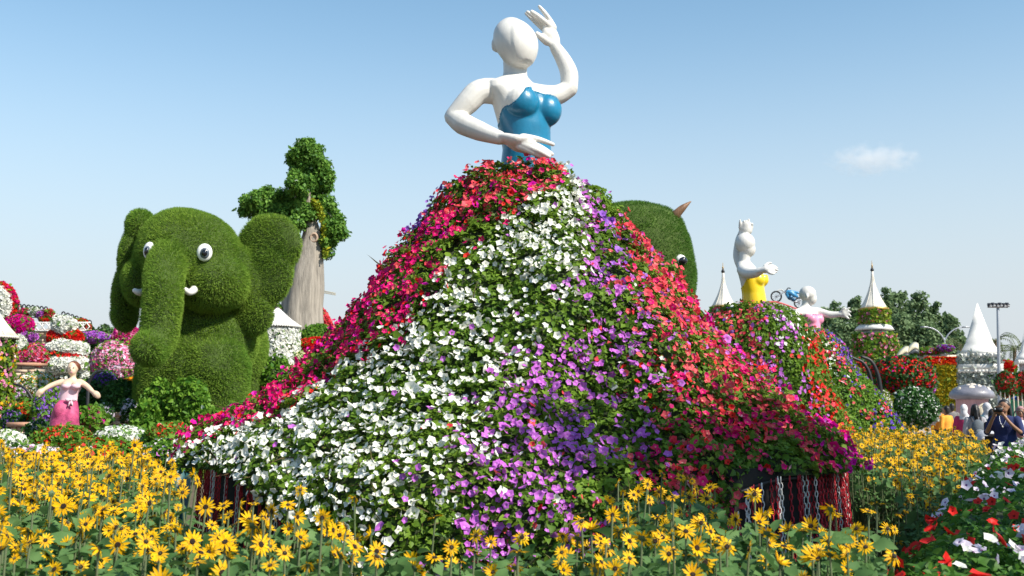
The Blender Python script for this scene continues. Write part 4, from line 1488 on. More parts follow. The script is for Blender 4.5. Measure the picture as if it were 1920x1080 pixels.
def spire_tower(px, d, rows, label, seed, leaves, flowers, loc_base=None):
    """rows: tip, knob, eave, roof half width, then the clad drums and white skirts below."""
    tip, knob, eave, hw, drum1, skirt, hw1, drum2 = rows
    u_ = U(d)
    c = at(px, eave, d); zb = c[2]
    root = empty('spire_tower', (c[0], c[1], 0), label, 'tower', 'garden towers with spires')
    hr_ = at(px, knob, d)[2] - zb
    p_ = concave(hw * u_, hr_)
    Geo().add(*lathe(p_, c, 10)).build('roof', [ROOFC], root)
    ribs(root, p_, c, 10, 0, ROOFC, .018 * u_ / .0375 * 1.4)
    Geo().add(*lathe([(hw * u_ * 1.0, -.06 * u_ / .0375), (hw * u_ * 1.03, 0), (hw * u_ * 1.03, .10 * u_ / .0375), (hw * u_ * .97, .13 * u_ / .0375)], c, 20)).build('roof_rim', [GOLD], root)
    k_ = u_ / .0375
    Geo().add(*lathe([(.05 * k_, 0), (.13 * k_, .06 * k_), (.13 * k_, .14 * k_), (.06 * k_, .24 * k_)], (c[0], c[1], zb + hr_), 12)).build('knob', [DARKM], root, True)
    zt = at(px, tip, d)[2]
    z0 = zb + hr_ + .2 * k_
    Geo().add(*lathe([(.07 * k_, 0), (.045 * k_, (zt - z0) * .3), (.075 * k_, (zt - z0) * .36), (.03 * k_, (zt - z0) * .42), (.008 * k_, zt - z0)], (c[0], c[1], z0), 10)).build('finial', [GOLD], root, True)
    z1 = at(px, drum1, d)[2]
    clad_lathe(root, [(hw * .95 * u_, z1 - zb), (hw * .92 * u_, -.05)], c, 20, leaves(1), flowers(1), seed, 'upper_wall', .09 * k_)
    if skirt:
        z2 = at(px, skirt, d)[2]
        p2 = [(hw1 * u_, z2), (hw1 * .88 * u_, z2 + (z1 - z2) * .45), (hw * .75 * u_, z1 + .1)]
        Geo().add(*lathe(p2, (c[0], c[1], 0), 20)).build('skirt_roof', [ROOFW], root)
        Geo().add(*lathe([(hw1 * .62 * u_, z2 - .35 * k_), (hw1 * .62 * u_, z2 - .02)], (c[0], c[1], 0), 16)).build('neck', [GREYM], root)
        z3 = at(px, drum2, d)[2]
        clad_lathe(root, [(hw1 * 1.03 * u_, 0), (hw1 * 1.08 * u_, (z2 + z3) / 2), (hw1 * .96 * u_, z2 - .3 * k_)], (c[0], c[1], 0), 20, leaves(3), flowers(3), seed + 1, 'lower_wall', .12 * k_)
    return root


spire_tower(1638, 75, (488, 509, 581, 27, 606, 619, 36, 672), 'tall spire tower with flared white skirt roof over leafy walls', 5,
            lambda k: [(1400 * k, .24, LIMELEAF, T_LEAF), (1500 * k, .24, BUSH, T_LEAF)], lambda k: [(130 * k, .11, 'rose', None), (60 * k, .1, 'coral', None)])
spire_tower(1357, 80, (492, 512, 577, 24, 640, None, 0, 0), 'white spire tower half hidden behind the yellow bodice lady', 6,
            lambda k: [(2000, .25, DARKLEAF, T_LEAF), (900, .25, BUSH, T_LEAF)], lambda k: [(60, .1, 'rose', None)])


def square_tower(px, d, apex, brk, hwb, eave, hwe, ledge, hwl, wall_hw, label, rotd, cl, seed, wallmat=None, cat='tower'):
    u_ = U(d); c = at(px, eave, d) * [1, 1, 0]
    root = empty('square_tower', c, label, cat)
    Z = lambda py: at(px, py, d)[2]
    ro = math.radians(rotd)
    s2 = math.sqrt(2) / (abs(math.cos(ro)) + abs(math.sin(ro))) * .5 * math.sqrt(2)
    q = lambda hw: hw * u_ / max(abs(math.cos(ro + k * math.pi / 2)) for k in range(4))
    pr = [(q(hwe), Z(eave)), (q(hwe * .86), Z(eave) + (Z(brk) - Z(eave)) * .4), (q(hwb), Z(brk)), (q(hwb * .52), Z(brk) + (Z(apex) - Z(brk)) * .48), (.02, Z(apex))]
    Geo().add(*lathe(pr, c, 4, rot=ro)).build('roof', [ROOFW], root)
    valance(root, c, q(hwe) * 1.003, Z(eave) + .03, 44, hwe * u_ / 6.5, .30, ROOFW, ro, 4)
    if wallmat is None:
        pw = [(q(wall_hw), 0), (q(wall_hw), Z(eave) - .05)]
        V, F = lathe(pw, c, 4, rot=ro)
        Geo().add(V, F).build('wall', [CORE], root)
        L, T = FT(F[:4]); clad(root, V, tris_of(L, T), cl, [], seed, 'wall_plants', deep=.10, jit=.5)
        for j in range(4):
            a = ro + j * math.pi / 2
            p = c + np.array([math.cos(a), math.sin(a), 0]) * (q(wall_hw) + .03)
            Geo().add(*tube([p, p + [0, 0, Z(eave) - .05]], .07, 6, 2)).build('corner_trim', [GREYM], root)
    else:
        Geo().add(*lathe([(q(wall_hw), 0), (q(wall_hw), Z(eave) - .05)], c, 4, rot=ro)).build('wall', [wallmat], root)
    if ledge:
        l0, l1 = Z(ledge[1]), Z(ledge[0])
        Geo().add(*lathe([(q(hwl), l0), (q(hwl), l1)], c, 4, rot=ro)).build('ledge', [ROOFW], root)
        valance(root, c, q(hwl) * 1.003, l0 + .03, 48, hwl * u_ / 7, .22, ROOFW, ro, 4)
    return root


square_tower(1837, 75, 568, 644, 31, 665, 46, (684, 695), 50, 42, 'square tower clad in silver leaves under tall white pyramid roof', -68, [(15000, .30, GREYLEAF, T_LEAF), (900, .28, DARKLEAF, T_LEAF)], 8)
square_tower(1924, 70, 618, 660, 10, 676, 21, None, 0, 13, 'narrow white pointed tower with plain wall near the right edge', -60, None, 9, mat('pinkish plaster', (.55, .46, .44), .85, .1, 4, .2, 30))

# white cone-roofed tower beside the elephant, cream-roofed one at the left edge
def cone_tower(px, d, apex, eave, hw, whw, label, leaves, blossoms, seed, roofm):
    u_ = U(d); c = at(px, eave, d) * [1, 1, 0]
    root = empty('cone_tower', c, label, 'tower', 'cone roofed flower towers')
    ze, za = at(px, eave, d)[2], at(px, apex, d)[2]
    pr = [(hw * u_, ze), (hw * u_ * .62, ze + (za - ze) * .33), (hw * u_ * .3, ze + (za - ze) * .68), (.02, za)]
    Geo().add(*lathe(pr, c, 12)).build('roof', [roofm], root)
    ribs(root, pr, c, 12, 0, roofm, .02)
    valance(root, c, hw * u_ * 1.002, ze + .02, 60, hw * u_ * .1, hw * u_ * .10, roofm)
    clad_lathe(root, [(whw * 1.05 * u_, 0), (whw * u_, ze - .08)], c, 20, leaves, blossoms, seed, 'wall', .05)


cone_tower(520, 32, 578, 612, 44, 39, 'round tower covered in white flowers with white cone roof beside the elephant', [(3500, .09, BUSH, T_LEAF)], [(9500, .05, 'white', None)], 12, ROOFW)
cone_tower(-22, 22, 566, 632, 52, 44, 'round tower of yellow green leaves with cream cone roof at the left edge', [(4500, .085, LIMELEAF, T_LEAF), (3500, .085, BUSH, T_LEAF)], [(700, .04, 'rose', None), (350, .035, 'yellow', None)], 13, ROOFC)

# mushroom house
MC = mat('blue grey mushroom cap', (.17, .17, .20), 0.45, 0.55, 1.1, .1, 20, coat=.2)
MCT = mat('cap spot paint', (.68, .60, .50), 0.5, 0.1, 6)
MST = mat('pink mushroom stalk', (.42, .24, .25), 0.7, 0.25, 3, .3, 20, stretch=(4, 4, .6))
MD = 60.0
um = U(MD)
mc = at(1822, 745, MD)
mu = empty('mushroom_house', (mc[0], mc[1], 0), 'mushroom shaped kiosk with spotted blue grey cap and pink stalk', 'kiosk')
zc_ = mc[2]; r_ = 40 * um
Geo().add(*lathe([(r_ * .60, zc_ - .15), (r_ * .93, zc_ - .05), (r_, zc_ + .10), (r_ * .95, zc_ + .28), (r_ * .78, zc_ + .50), (r_ * .5, zc_ + .66), (r_ * .2, zc_ + .72), (.02, zc_ + .73)], mc * [1, 1, 0], 40)).build('cap', [MC], mu, True)
for a, rr, sz in ((-1.95, .70, .13), (-1.25, .55, .10), (-.75, .8, .12), (-2.7, .8, .1), (-1.6, .25, .14), (-.3, .6, .1), (-2.3, .42, .09)):
    zz_ = np.interp(rr, [0, .2, .5, .78, .95], [.73, .72, .66, .5, .28])
    p = np.array([mc[0] + math.cos(a) * rr * r_, mc[1] + math.sin(a) * rr * r_, zc_ + zz_])
    n_ = unit([math.cos(a) * rr, math.sin(a) * rr, .55])
    x = unit(np.cross([0, 0, 1.0], n_)); Rr = np.stack([x, np.cross(n_, x), n_], 1)
    Geo().add(*ellipsoid(p, (sz * r_, sz * r_, .03), Rr, 16, 7)).build('cap_spot', [MCT], mu, True)
Geo().add(*lathe([(r_ * .82, 0), (r_ * .74, .5), (r_ * .70, zc_ - .2), (r_ * .74, zc_ - .08)], mc * [1, 1, 0], 28)).build('stalk', [MST], mu, True)
dp = np.array([mc[0] + .25, mc[1] - r_ * .80, 0])
arch = [(-.38, 0), (.38, 0)] + [(.38 * math.cos(t), zc_ - .75 + .38 * math.sin(t)) for t in np.linspace(0, math.pi, 11)]
V = [dp + [a, -.06, b] for a, b in arch] + [dp + [a, .12, b] for a, b in arch]; k = len(arch)
Geo().add(V, [tuple(range(k)), tuple(range(k, 2 * k))[::-1]] + [(i, k + i, k + (i + 1) % k, (i + 1) % k) for i in range(k)]).build('door', [mat('cream door', (.58, .52, .40), .6, .1, 5)], mu)
Geo().add(*tube([dp + [a, -.08, b] for a, b in ([(-.38, 0)] + arch[2:][::-1] + [(.38, 0)])], .05, 8, 40)).build('door_frame', [CREAMW], mu, True)

# yellow flower cascade with grey wall and the cream balcony above
CD = 80.0
CP = lambda px, py, dy=0.0: at(px, py, CD + dy)
wl_ = empty('curved_wall', tuple(CP(1728, 800)[:2]) + (0,), 'tall curved grey concrete wall left of the yellow cascade', 'wall')
pts = [CP(1706, 690, -1), CP(1722, 690, -1.6), CP(1738, 690, -1.2), CP(1750, 690, .5)]
C2 = spline(pts, 14)
V = []
for p in C2: V += [[p[0], p[1], 0], [p[0], p[1], p[2]]]
for p in C2: V += [[p[0], p[1] + .5, 0], [p[0], p[1] + .5, p[2]]]
n = 14
F = [(2 * i, 2 * i + 2, 2 * i + 3, 2 * i + 1) for i in range(n - 1)] + [(2 * n + 2 * i, 2 * n + 2 * i + 1, 2 * n + 2 * i + 3, 2 * n + 2 * i + 2) for i in range(n - 1)] + [(2 * i + 1, 2 * i + 3, 2 * n + 2 * i + 3, 2 * n + 2 * i + 1) for i in range(n - 1)] + [(0, 1, 2 * n + 1, 2 * n), (2 * n - 2, 4 * n - 2, 4 * n - 1, 2 * n - 1)]
Geo().add(V, F).build('wall_body', [WALLG], wl_, True)
cs = empty('flower_cascade', tuple(CP(1770, 800)[:2]) + (0,), 'hanging rows of yellow flowers stepping down under a red flower edge', 'flower display')
for k in range(9):
    y0 = 683 + k * 9.5
    hw0 = np.interp(y0, [683, 770], [32, 17]); cx = np.interp(y0, [683, 770], [1768, 1785])
    a_, b_ = CP(cx - hw0, y0, .12 * k), CP(cx + hw0, y0, .12 * k)
    A_, B_ = a_, b_
    Z1 = CP(cx, y0 + 9, 0)[2]
    V = np.array([[A_[0], A_[1] - .05, A_[2]], [B_[0], B_[1] - .05, B_[2]], [B_[0], B_[1], Z1], [A_[0], A_[1], Z1], [A_[0], A_[1] + .4, A_[2]], [B_[0], B_[1] + .4, B_[2]], [B_[0], B_[1] + .4, Z1], [A_[0], A_[1] + .4, Z1]])
    F = [(0, 3, 2, 1), (4, 5, 6, 7), (0, 1, 5, 4), (3, 7, 6, 2), (0, 4, 7, 3), (1, 2, 6, 5)]
    tier = Geo().add(V, F).build('tier', [mat('yellow flower mat', (.33, .24, .02), .9, .45, 9)], cs)
    L, T = FT([F[0]])
    clad(tier, V, tris_of(L, T), [(420, .2, LIMELEAF, T_LEAF)], [(240, .12, 'gold', None)], 40 + k, deep=.09)
bs = CP(1768, 678)
V, F = box(CP(1768, 679, .3), (64 * U(CD), .6, 7 * U(CD)))
Geo().add(V, F).build('edge_box', [CORE], cs); L, T = FT(F)
clad(cs, V, tris_of(L, T), [(300, .22, BUSH, T_LEAF)], [(900, .13, 'red', None), (300, .13, 'orange', None)], 61, 'edge_plants', 'edge_blossoms', deep=.15)
for k in range(6):      # the frame that carries the rows
    pass
bal = empty('balcony', tuple(CP(1750, 800, 3)[:2]) + (0,), 'cream balcony parapet with planted edge above the yellow cascade', 'balcony')
V, F = box(CP(1752, 671, 2.6), (66 * U(CD), 3.0, 8 * U(CD))); Geo().add(V, F).build('parapet', [CREAMW], bal)
V, F = box(CP(1771, 672, .9), (16 * U(CD), .5, 17 * U(CD))); Geo().add(V, F).build('pier', [CREAMW], bal)
V, F = box(CP(1752, 671, 4) * [1, 1, .49], (60 * U(CD), 2.0, CP(1752, 671, 3)[2] * .97)); Geo().add(V, F).build('support_wall', [WALLG], bal)
bush('planter_bush', 'purple flowers in the planter on the cream balcony', 'flowers', CP(1772, 653, .8), (15 * U(CD), .5, 5 * U(CD)), BUSH, .2, 500, [(900, .12, 'violet', None), (200, .12, 'magenta', None)], 70)
bush('planter_bush', 'mixed green and coral plants along the balcony edge', 'flowers', CP(1738, 659, 1.6), (24 * U(CD), .6, 6 * U(CD)), BUSH, .22, 900, [(260, .11, 'coral', None), (120, .11, 'lilac', None)], 71)
bush('planter_bush', 'red flowers beside the silver leaf tower', 'flowers', at(1884, 688, 74), (17 * U(74), .6, 10 * U(74)), BUSH, .22, 600, [(900, .14, 'red', None)], 72)

# open book sculpture
PAGE = mat('cream page paint', (.66, .60, .42), 0.7, 0.08, 5)
COVER = mat('dark book cover', (.05, .06, .07), 0.5, 0.2, 5)
BD = 50.0
bk = empty('open_book_sculpture', at(1700, 672, BD), 'cream open book sculpture above the red flower dome', 'sculpture')
for s_, pts in ((0, [(1680, 672), (1687, 662), (1696, 656), (1703, 656)]), (1, [(1703, 656), (1709, 650), (1716, 648), (1722, 651)])):
    q = [at(x, y, BD - .3) for x, y in pts]
    q2 = [p + np.array([.55, 1.4, .25]) for p in q]
    C1, C3 = spline(q, 9), spline(q2, 9)
    V = list(C1) + list(C3) + [p - [0, 0, .16] for p in C1] + [p - [0, 0, .16] for p in C3]
    F = [(i, i + 1, 9 + i + 1, 9 + i) for i in range(8)] + [(18 + i, 27 + i, 28 + i, 19 + i) for i in range(8)] + [(i, 18 + i, 19 + i, i + 1) for i in range(8)] + [(9 + i, 10 + i, 28 + i, 27 + i) for i in range(8)] + [(0, 9, 27, 18), (8, 26, 35, 17)]
    Geo().add(V, F).build('page', [PAGE], bk)
    V2 = [v - np.array([0, .03, .18]) for v in V]
    Geo().add(V2, F).build('cover', [COVER], bk)
Geo().add(*tube([at(1704, 662, BD + .3), at(1704, 700, BD + .3) * [1, 1, 0]], .09, 8, 2)).build('stand', [DARKM], bk)

# lamps
LD_ = 84.0
lp = empty('street_lamp', tuple(at(1771, 800, LD_)[:2]) + (0,), 'white lamp post with two curved arms above the balcony flowers', 'street lamp')
tp = at(1771, 634, LD_)
Geo().add(*tube([tp * [1, 1, 0], tp], [.08, .05], 10, 4)).build('pole', [GREYM], lp, True)
for s_, ex, ey in ((-1, 1731, 613), (1, 1813, 613)):
    Geo().add(*tube([tp - [0, 0, .2], at(1771 + s_ * 8, 626, LD_), at(1771 + s_ * 22, 616, LD_), at(ex, ey, LD_)], [.06, .055, .05, .035], 8, 18)).build('arm', [GREYM], lp, True)
    V, F = box(at(ex - s_ * 2, ey + .3, LD_), (.55, .22, .09)); Geo().add(V, F).build('lamp_head', [GREYM], lp)
FLD = 45.0
fl = empty('floodlight_pole', tuple(at(1874, 800, FLD)[:2]) + (0,), 'tall grey floodlight pole with square lamp heads by the silver tower', 'floodlight')
ft = at(1871, 578, FLD)
Geo().add(*tube([at(1874, 800, FLD) * [1, 1, 0], ft], [.085, .06], 10, 4)).build('pole', [GREYM], fl, True)
V, F = box(ft + [0, 0, .05], (.86, .06, .06)); Geo().add(V, F).build('crossbar', [GREYM], fl)
for k, dx in enumerate((-.37, -.22, -.06, .08, .24, .38)):
    V, F = box((0, 0, 0), (.13, .20, .11)); Rx = rot('X', 35)
    h = Geo().add(V @ Rx.T + ft + [dx, -.06, .12 + .02 * (k % 2)], F).build('floodlight', [DARKM], fl)
    V, F = box((0, -.105, 0), (.11, .012, .09)); Geo().add(V @ Rx.T + ft + [dx, -.06, .12 + .02 * (k % 2)], F).build('lens', [mat('lamp glass', (.45, .47, .5), .2, .1, 8)], h)
# slim lamp arms on the tower's right
# far crane beyond the trunk sculpture
CRD = 420.0
cr = empty('tower_crane', tuple(at(602, 800, CRD)[:2]) + (0,), 'distant pale tower crane arm beside the grey tree trunk', 'crane')
g = Geo(); a_, b_ = at(603, 548.5, CRD), at(629, 553, CRD)
yl_ = mat('pale crane paint', (.42, .38, .28), .6, .1, 4)
for dz in (0, .9): g.add(*tube([a_ + [0, 0, dz], b_ + [0, 0, dz * .7]], .16, 5, 2))
for i in range(9):
    p, q = a_ + (b_ - a_) * i / 9, a_ + (b_ - a_) * (i + 1) / 9
    g.add(*tube([p, q + [0, 0, .8]], .1, 4, 2)); g.add(*tube([p + [0, 0, .9], q], .1, 4, 2))
g.build('jib', [yl_], cr)
Geo().add(*tube([at(599, 800, CRD) * [1, 1, 0], at(599, 545, CRD)], .7, 4, 2)).build('mast', [yl_], cr)

# ------------------------------------------------------------------ grey tree trunk sculpture with leafy top
BARKG = mat('grey carved bark', (.27, .24, .20), 0.85, 0.42, 3.0, 0.9, 9, stretch=(3.2, 3.2, .28))
TD = 40.0
TP = lambda px, py, dy=0.0: at(px, py, TD + dy)
ut = U(TD)
tt = empty('giant_tree_trunk', tuple(TP(562, 840)[:2]) + (0,), 'giant grey carved tree trunk with leafy top and yellow vines behind the elephant', 'tree sculpture')
rows = [(560, 842, 52), (562, 700, 47), (564, 620, 42), (566, 580, 38), (571, 540, 36), (576, 500, 30), (581, 465, 22.5), (585, 440, 17), (582, 410, 11), (578, 385, 7.5), (577, 350, 4), (578, 320, 2)]
C = spline([TP(a, b) for a, b, _ in rows], 60); rr = np.interp(np.linspace(0, len(rows) - 1, 60), np.arange(len(rows)), [q for _, _, q in rows]) * ut
V = []
for c_, q in zip(C, rr):
    for j in range(40):
        a = 2 * math.pi * j / 40
        k = 1 + .035 * math.sin(7 * a + c_[2] * .4) + .025 * math.sin(13 * a - c_[2] * .6) + .02 * math.sin(19 * a + 2)
        V.append((c_[0] + q * k * math.cos(a), c_[1] + q * k * math.sin(a), c_[2]))
Geo().add(V, ring_faces(60, 40, True, True, True)).build('trunk', [BARKG], tt, True)
kn = TP(589, 446, -14.5 * ut)
Geo().add(*lathe([(.16, 0), (.15, .10), (.10, .13), (.09, .10), (.02, .06)], (0, 0, 0), 16))
V, F = lathe([(.17, 0), (.15, .10), (.11, .12), (.10, .08), (.02, .06)], (0, 0, 0), 16)
Geo().add((V @ np.array([[1, 0, 0], [0, 0, 1.25], [0, -1, 0]]).T if False else np.stack([V[:, 0], -V[:, 2], V[:, 1] * 1.25], 1)) + kn, F).build('knot', [mat('cut branch wood', (.42, .30, .22), .8, .2, 8, .3, 30)], tt, True)
for pts in ([(579, 400), (560, 392), (535, 388), (505, 385)], [(582, 415), (600, 405), (615, 400), (628, 415)], [(578, 360), (570, 335), (560, 310)], [(578, 350), (592, 325), (603, 305)]):
    Geo().add(*tube([TP(x, y) for x, y in pts], np.array([6, 5, 4, 2]) * ut, 8)).build('branch', [BARKG], tt, True)
trg = np.random.default_rng(44)
blobs = [(578, 285, 20, 20), (566, 305, 26, 22), (596, 308, 24, 24), (580, 335, 34, 22), (560, 345, 22, 20), (603, 340, 18, 22), (548, 300, 14, 12), (585, 370, 22, 16), (575, 272, 10, 8), (612, 330, 12, 12),
         (478, 385, 22, 20), (505, 378, 26, 18), (530, 384, 26, 20), (556, 388, 24, 22), (490, 402, 26, 14), (525, 402, 24, 14), (462, 396, 8, 10), (553, 420, 18, 18), (568, 400, 20, 18),
         (608, 385, 14, 16), (618, 405, 16, 16), (626, 425, 15, 18), (614, 440, 12, 20), (634, 432, 12, 13), (612, 462, 9, 16), (604, 400, 10, 14)]
g = Geo()
for (x, y, a, b) in blobs:
    n = int(a * b * 7.5)
    nsub = max(6, int(a * b / 26)); a *= 1.12; b *= 1.15
    sc_ = unit(trg.normal(0, 1, (nsub, 3))) * (trg.random((nsub, 1)) ** .4) * np.array([a, min(a, b) * 1.1, b]) * ut
    d = unit(trg.normal(0, 1, (n, 3)))
    P = TP(x, y, trg.normal(0, .25)) + sc_[trg.integers(0, nsub, n)] + d * (trg.random((n, 1)) ** .5) * .24
    scatter(g, T_LEAF, frames(unit(d + [0, 0, .4]), trg, .55, .105, .3), P)
g.build('crown', [pmat('crown leaf', [(.055, .16, .026), (.105, .26, .036), (.20, .37, .055)], .5, .35)], tt)
g = Geo()
for (x, y, a, b) in [(602, 405, 5, 18), (594, 385, 5, 10), (607, 440, 5, 22), (610, 475, 4, 14), (598, 392, 5, 12), (588, 378, 6, 5)]:
    n = 70
    d = unit(trg.normal(0, 1, (n, 3)))
    P = TP(x, y, -.35) + d * (trg.random((n, 1)) ** .5) * np.array([a, a, b]) * ut
    scatter(g, T_LEAF, frames(unit(d + [0, 0, .4]), trg, .5, .12, .25), P)
g.build('vine', [pmat('yellow vine leaf', [(.15, .26, .02), (.3, .34, .02), (.45, .42, .03)], .5, .3)], tt)
# ------------------------------------------------------------------ the terraced flower hill at the left
B3 = lambda px, py, d, rx, rz, ry=None: (at(px, py, d), (rx * U(d), (ry or max(rx * .8, rz * .8)) * U(d), rz * U(d)))


def fb(label, px, py, d, rx, rz, keys, total, fs=.045, leaf=BUSH, ls=.10, n=1200, seed=None, name='flower_bush', cat='flower bush', group=None, ry=None, amp=.1):
    c, r = B3(px, py, d, rx, rz, ry)
    return bush(name, label, cat, c, r, leaf, ls, n, flower_of(keys, total, fs) if keys else (), seed or int(px * 7 + py), group, amp)


def brick_wall(name, label, x0, x1, py0, py1, d, bw=.34, bh=.12, depth=.6, yaw=0.0):
    """Retaining wall of single bricks with recessed joints."""
    a, b = at(x0, py1, d), at(x1, py1, d)
    zt = at(x0, py0, d)[2]; zb = max(0, a[2])
    zb = at((x0 + x1) / 2, py1, d)[2]
    W = b[0] - a[0]; H = zt - zb
    root = empty(name, ((a[0] + b[0]) / 2, d, 0), label, 'wall')
    V, F = box(((a[0] + b[0]) / 2, d + depth / 2, zt / 2 - .01), (W - .02, depth, zt - .02)); Geo().add(V, F).build('wall_core', [MORTAR], root)
    nr, nc = max(1, int(H / bh)), max(1, int(W / bw))
    bw_, bh_ = W / nc, H / nr
    bx = box((0, 0, 0), (bw_ * .93, .07, bh_ * .86)); t = Tmpl(bx[0], bx[1])
    me = mesh_data('brick', t.V, t.L, t.T, [BRICK])
    me2 = mesh_data('brick', t.V * [1, 1, 1], t.L, t.T, [mat('brick tan', (.52, .40, .29), .85, .2, 14, .4, 60)])
    hb = box((0, 0, 0), (bw_ * .43, .07, bh_ * .86)); th = Tmpl(hb[0], hb[1]); meh = mesh_data('brick', th.V, th.L, th.T, [BRICK])
    rr = random.Random(int(x0 + py0))
    for r in range(nr):
        off = r % 2
        for k in range(nc + (1 if off else 0)):
            x = a[0] + (k + (0 if off else .5)) * bw_
            half = off and k in (0, nc)
            if half: x = a[0] + (bw_ * .25 if k == 0 else W - bw_ * .25)
            o = bpy.data.objects.new('brick', meh if half else (me if rr.random() < .6 else me2))
            o.parent = root
            o.location = (x - root.location.x, -.02 - rr.random() * .012, zb + (r + .5) * bh_)
            COL.objects.link(o)
    V, F = box(((a[0] + b[0]) / 2, d + depth / 2 - .05, zt + .04), (W + .1, depth + .12, .08)); Geo().add(V, F).build('coping', [mat('terracotta coping', (.45, .24, .15), .8, .15, 8, .3, 30)], root)
    return root


# the mound of earth the terraces stand on
tag(grid_sheet('terrace_hill', -42, -8.5, 31, 75, 40, 40, lambda x, y: np.clip((y - 31) / 8, 0, 1) * np.clip((-8.3 - x) / 5, 0, 1) * 3.0 * (1 + .05 * np.sin(x) * np.cos(y)) - .02, mat('terrace earth', (.09, .07, .04), .95, .4, 1.5, .6, 12)), kind='structure')
brick_wall('brick_retaining_wall', 'pale brick retaining wall under the white lattice railing', 52, 172, 621, 662, 44, .42, .15)
brick_wall('brick_retaining_wall', 'low brick terrace wall left of the white and red flower tower', 16, 64, 686, 732, 27, .26, .085)
brick_wall('brick_retaining_wall', 'shaded brick wall in the gap beside the elephant', 186, 262, 782, 840, 23, .22, .075)
brick_wall('brick_retaining_wall', 'small brick kerb wall under the round red and purple bush', 20, 70, 800, 835, 20, .2, .07)

# hooped black railing and white lattice
LAT = mat('white lattice paint', (.70, .69, .66), .55, .08, 6)
def lattice(label, x0, x1, y0, y1, d, cells):
    a, b = at(x0, y1, d), at(x1, y1, d); zt, zb = at(x0, y0, d)[2], at(x0, y1, d)[2]
    root = empty('lattice_railing', ((a[0] + b[0]) / 2, d, 0), label, 'railing')
    for z in (zb, zt): Geo().add(*tube([[a[0], d, z], [b[0], d, z]], .035, 6, 2, flat=1)).build('rail', [LAT], root)
    W = (b[0] - a[0]) / cells
    bm_ = {}
    for k in range(cells):
        xl, xr = a[0] + k * W, a[0] + (k + 1) * W
        xm, zm = (xl + xr) / 2, (zb + zt) / 2
        Geo().add(*tube([[xl, d, zb], [xl, d, zt]], .03, 5, 2)).build('post', [LAT], root)
        for p, q in (((xl, zm), (xm, zt)), ((xm, zt), (xr, zm)), ((xr, zm), (xm, zb)), ((xm, zb), (xl, zm))):
            Geo().add(*tube([[p[0], d - .02, p[1]], [q[0], d - .02, q[1]]], .022, 4, 2)).build('slat', [LAT], root)
    return root
lattice('white diamond lattice railing at the upper left edge', -8, 42, 580, 594, 50, 7)
lattice('white diamond lattice railing above the brick wall', 54, 168, 605, 620, 43.6, 9)
hr_ = empty('hoop_railing', tuple(at(110, 600, 46)[:2]) + (0,), 'black hooped metal railing along the top of the flower terrace', 'railing')
xs = np.arange(34, 170, 8.2)
for k, x in enumerate(xs):
    yb = np.interp(x, [34, 90, 170], [590, 596, 622]); h = 20
    if 88 < x < 112: continue
    P = [at(x, yb, 46), at(x, yb - h + 4, 46), at(x + 2, yb - h + .5, 46), at(x + 4, yb - h + .5, 46), at(x + 6, yb - h + 4, 46), at(x + 6, yb, 46)]
    Geo().add(*tube(P, .028, 6, 20)).build('hoop', [DARKM], hr_)
for dy in (2, -8):
    Geo().add(*tube([at(x, np.interp(x, [34, 90, 170], [590, 596, 622]) + dy, 46) for x in (34, 60, 90, 130, 170)], .025, 6, 16)).build('rail', [DARKM], hr_)
for i, (x, y, key) in enumerate([(46, 586, 'pink'), (64, 584, 'white'), (78, 590, 'lilac'), (92, 588, 'coral'), (84, 598, 'red'), (107, 599, 'white'), (122, 604, 'lilac'), (140, 605, 'red'), (154, 606, 'red'), (163, 615, 'coral'), (150, 618, 'white')]):
    nm = {'pink': 'hot pink', 'white': 'white', 'lilac': 'lilac', 'coral': 'coral', 'red': 'red'}[key]
    pos = ['at the far left end of the railing', 'second along the hooped railing', 'third along the hooped railing', 'at the gap in the hooped railing', 'on the wall below the railing gap', 'just right of the railing gap', 'mid way along the right railing', 'above the white flower tower', 'on the lattice right of the flower tower', 'at the right end of the railing', 'under the red one near the railing end'][i]
    fb(f'{nm} potted flowers {pos}', x, y, 45.5, 8.5, 6.5, [(key, 1)], 240, .075, ls=.13, n=170, cat='potted flowers', name='potted_flowers', group='potted flowers along the railing')

# white and red flower arch at the top left corner
ar = empty('flower_arch', tuple(at(-8, 600, 48)[:2]) + (0,), 'round white and red flower wheel at the upper left corner', 'flower display')
for nm_, R0, r0, key, cnt in (('outer_ring', 41, 3.4, 'red', 900), ('inner_ring', 26, 13, 'white', 3600)):
    V = []
    c0 = at(-14, 574, 48)
    for i in range(40):
        a = 2 * math.pi * i / 40
        for j in range(12):
            b = 2 * math.pi * j / 12
            q = (R0 + r0 * math.cos(b)) * U(48)
            V.append(c0 + np.array([q * math.cos(a), r0 * U(48) * math.sin(b) * 1.3, q * math.sin(a)]))
    F = [(i * 12 + j, i * 12 + (j + 1) % 12, ((i + 1) % 40) * 12 + (j + 1) % 12, ((i + 1) % 40) * 12 + j) for i in range(40) for j in range(12)]
    o = Geo().add(np.array(V), F).build(nm_, [CORE], ar)
    L, T = FT(F); clad(o, np.array(V), tris_of(L, T), [(1500, .14, BUSH, T_LEAF)], [(cnt, .085, key, None)] + ([(700, .085, 'pink', None)] if key == 'red' else []), 90 + R0, deep=.08)

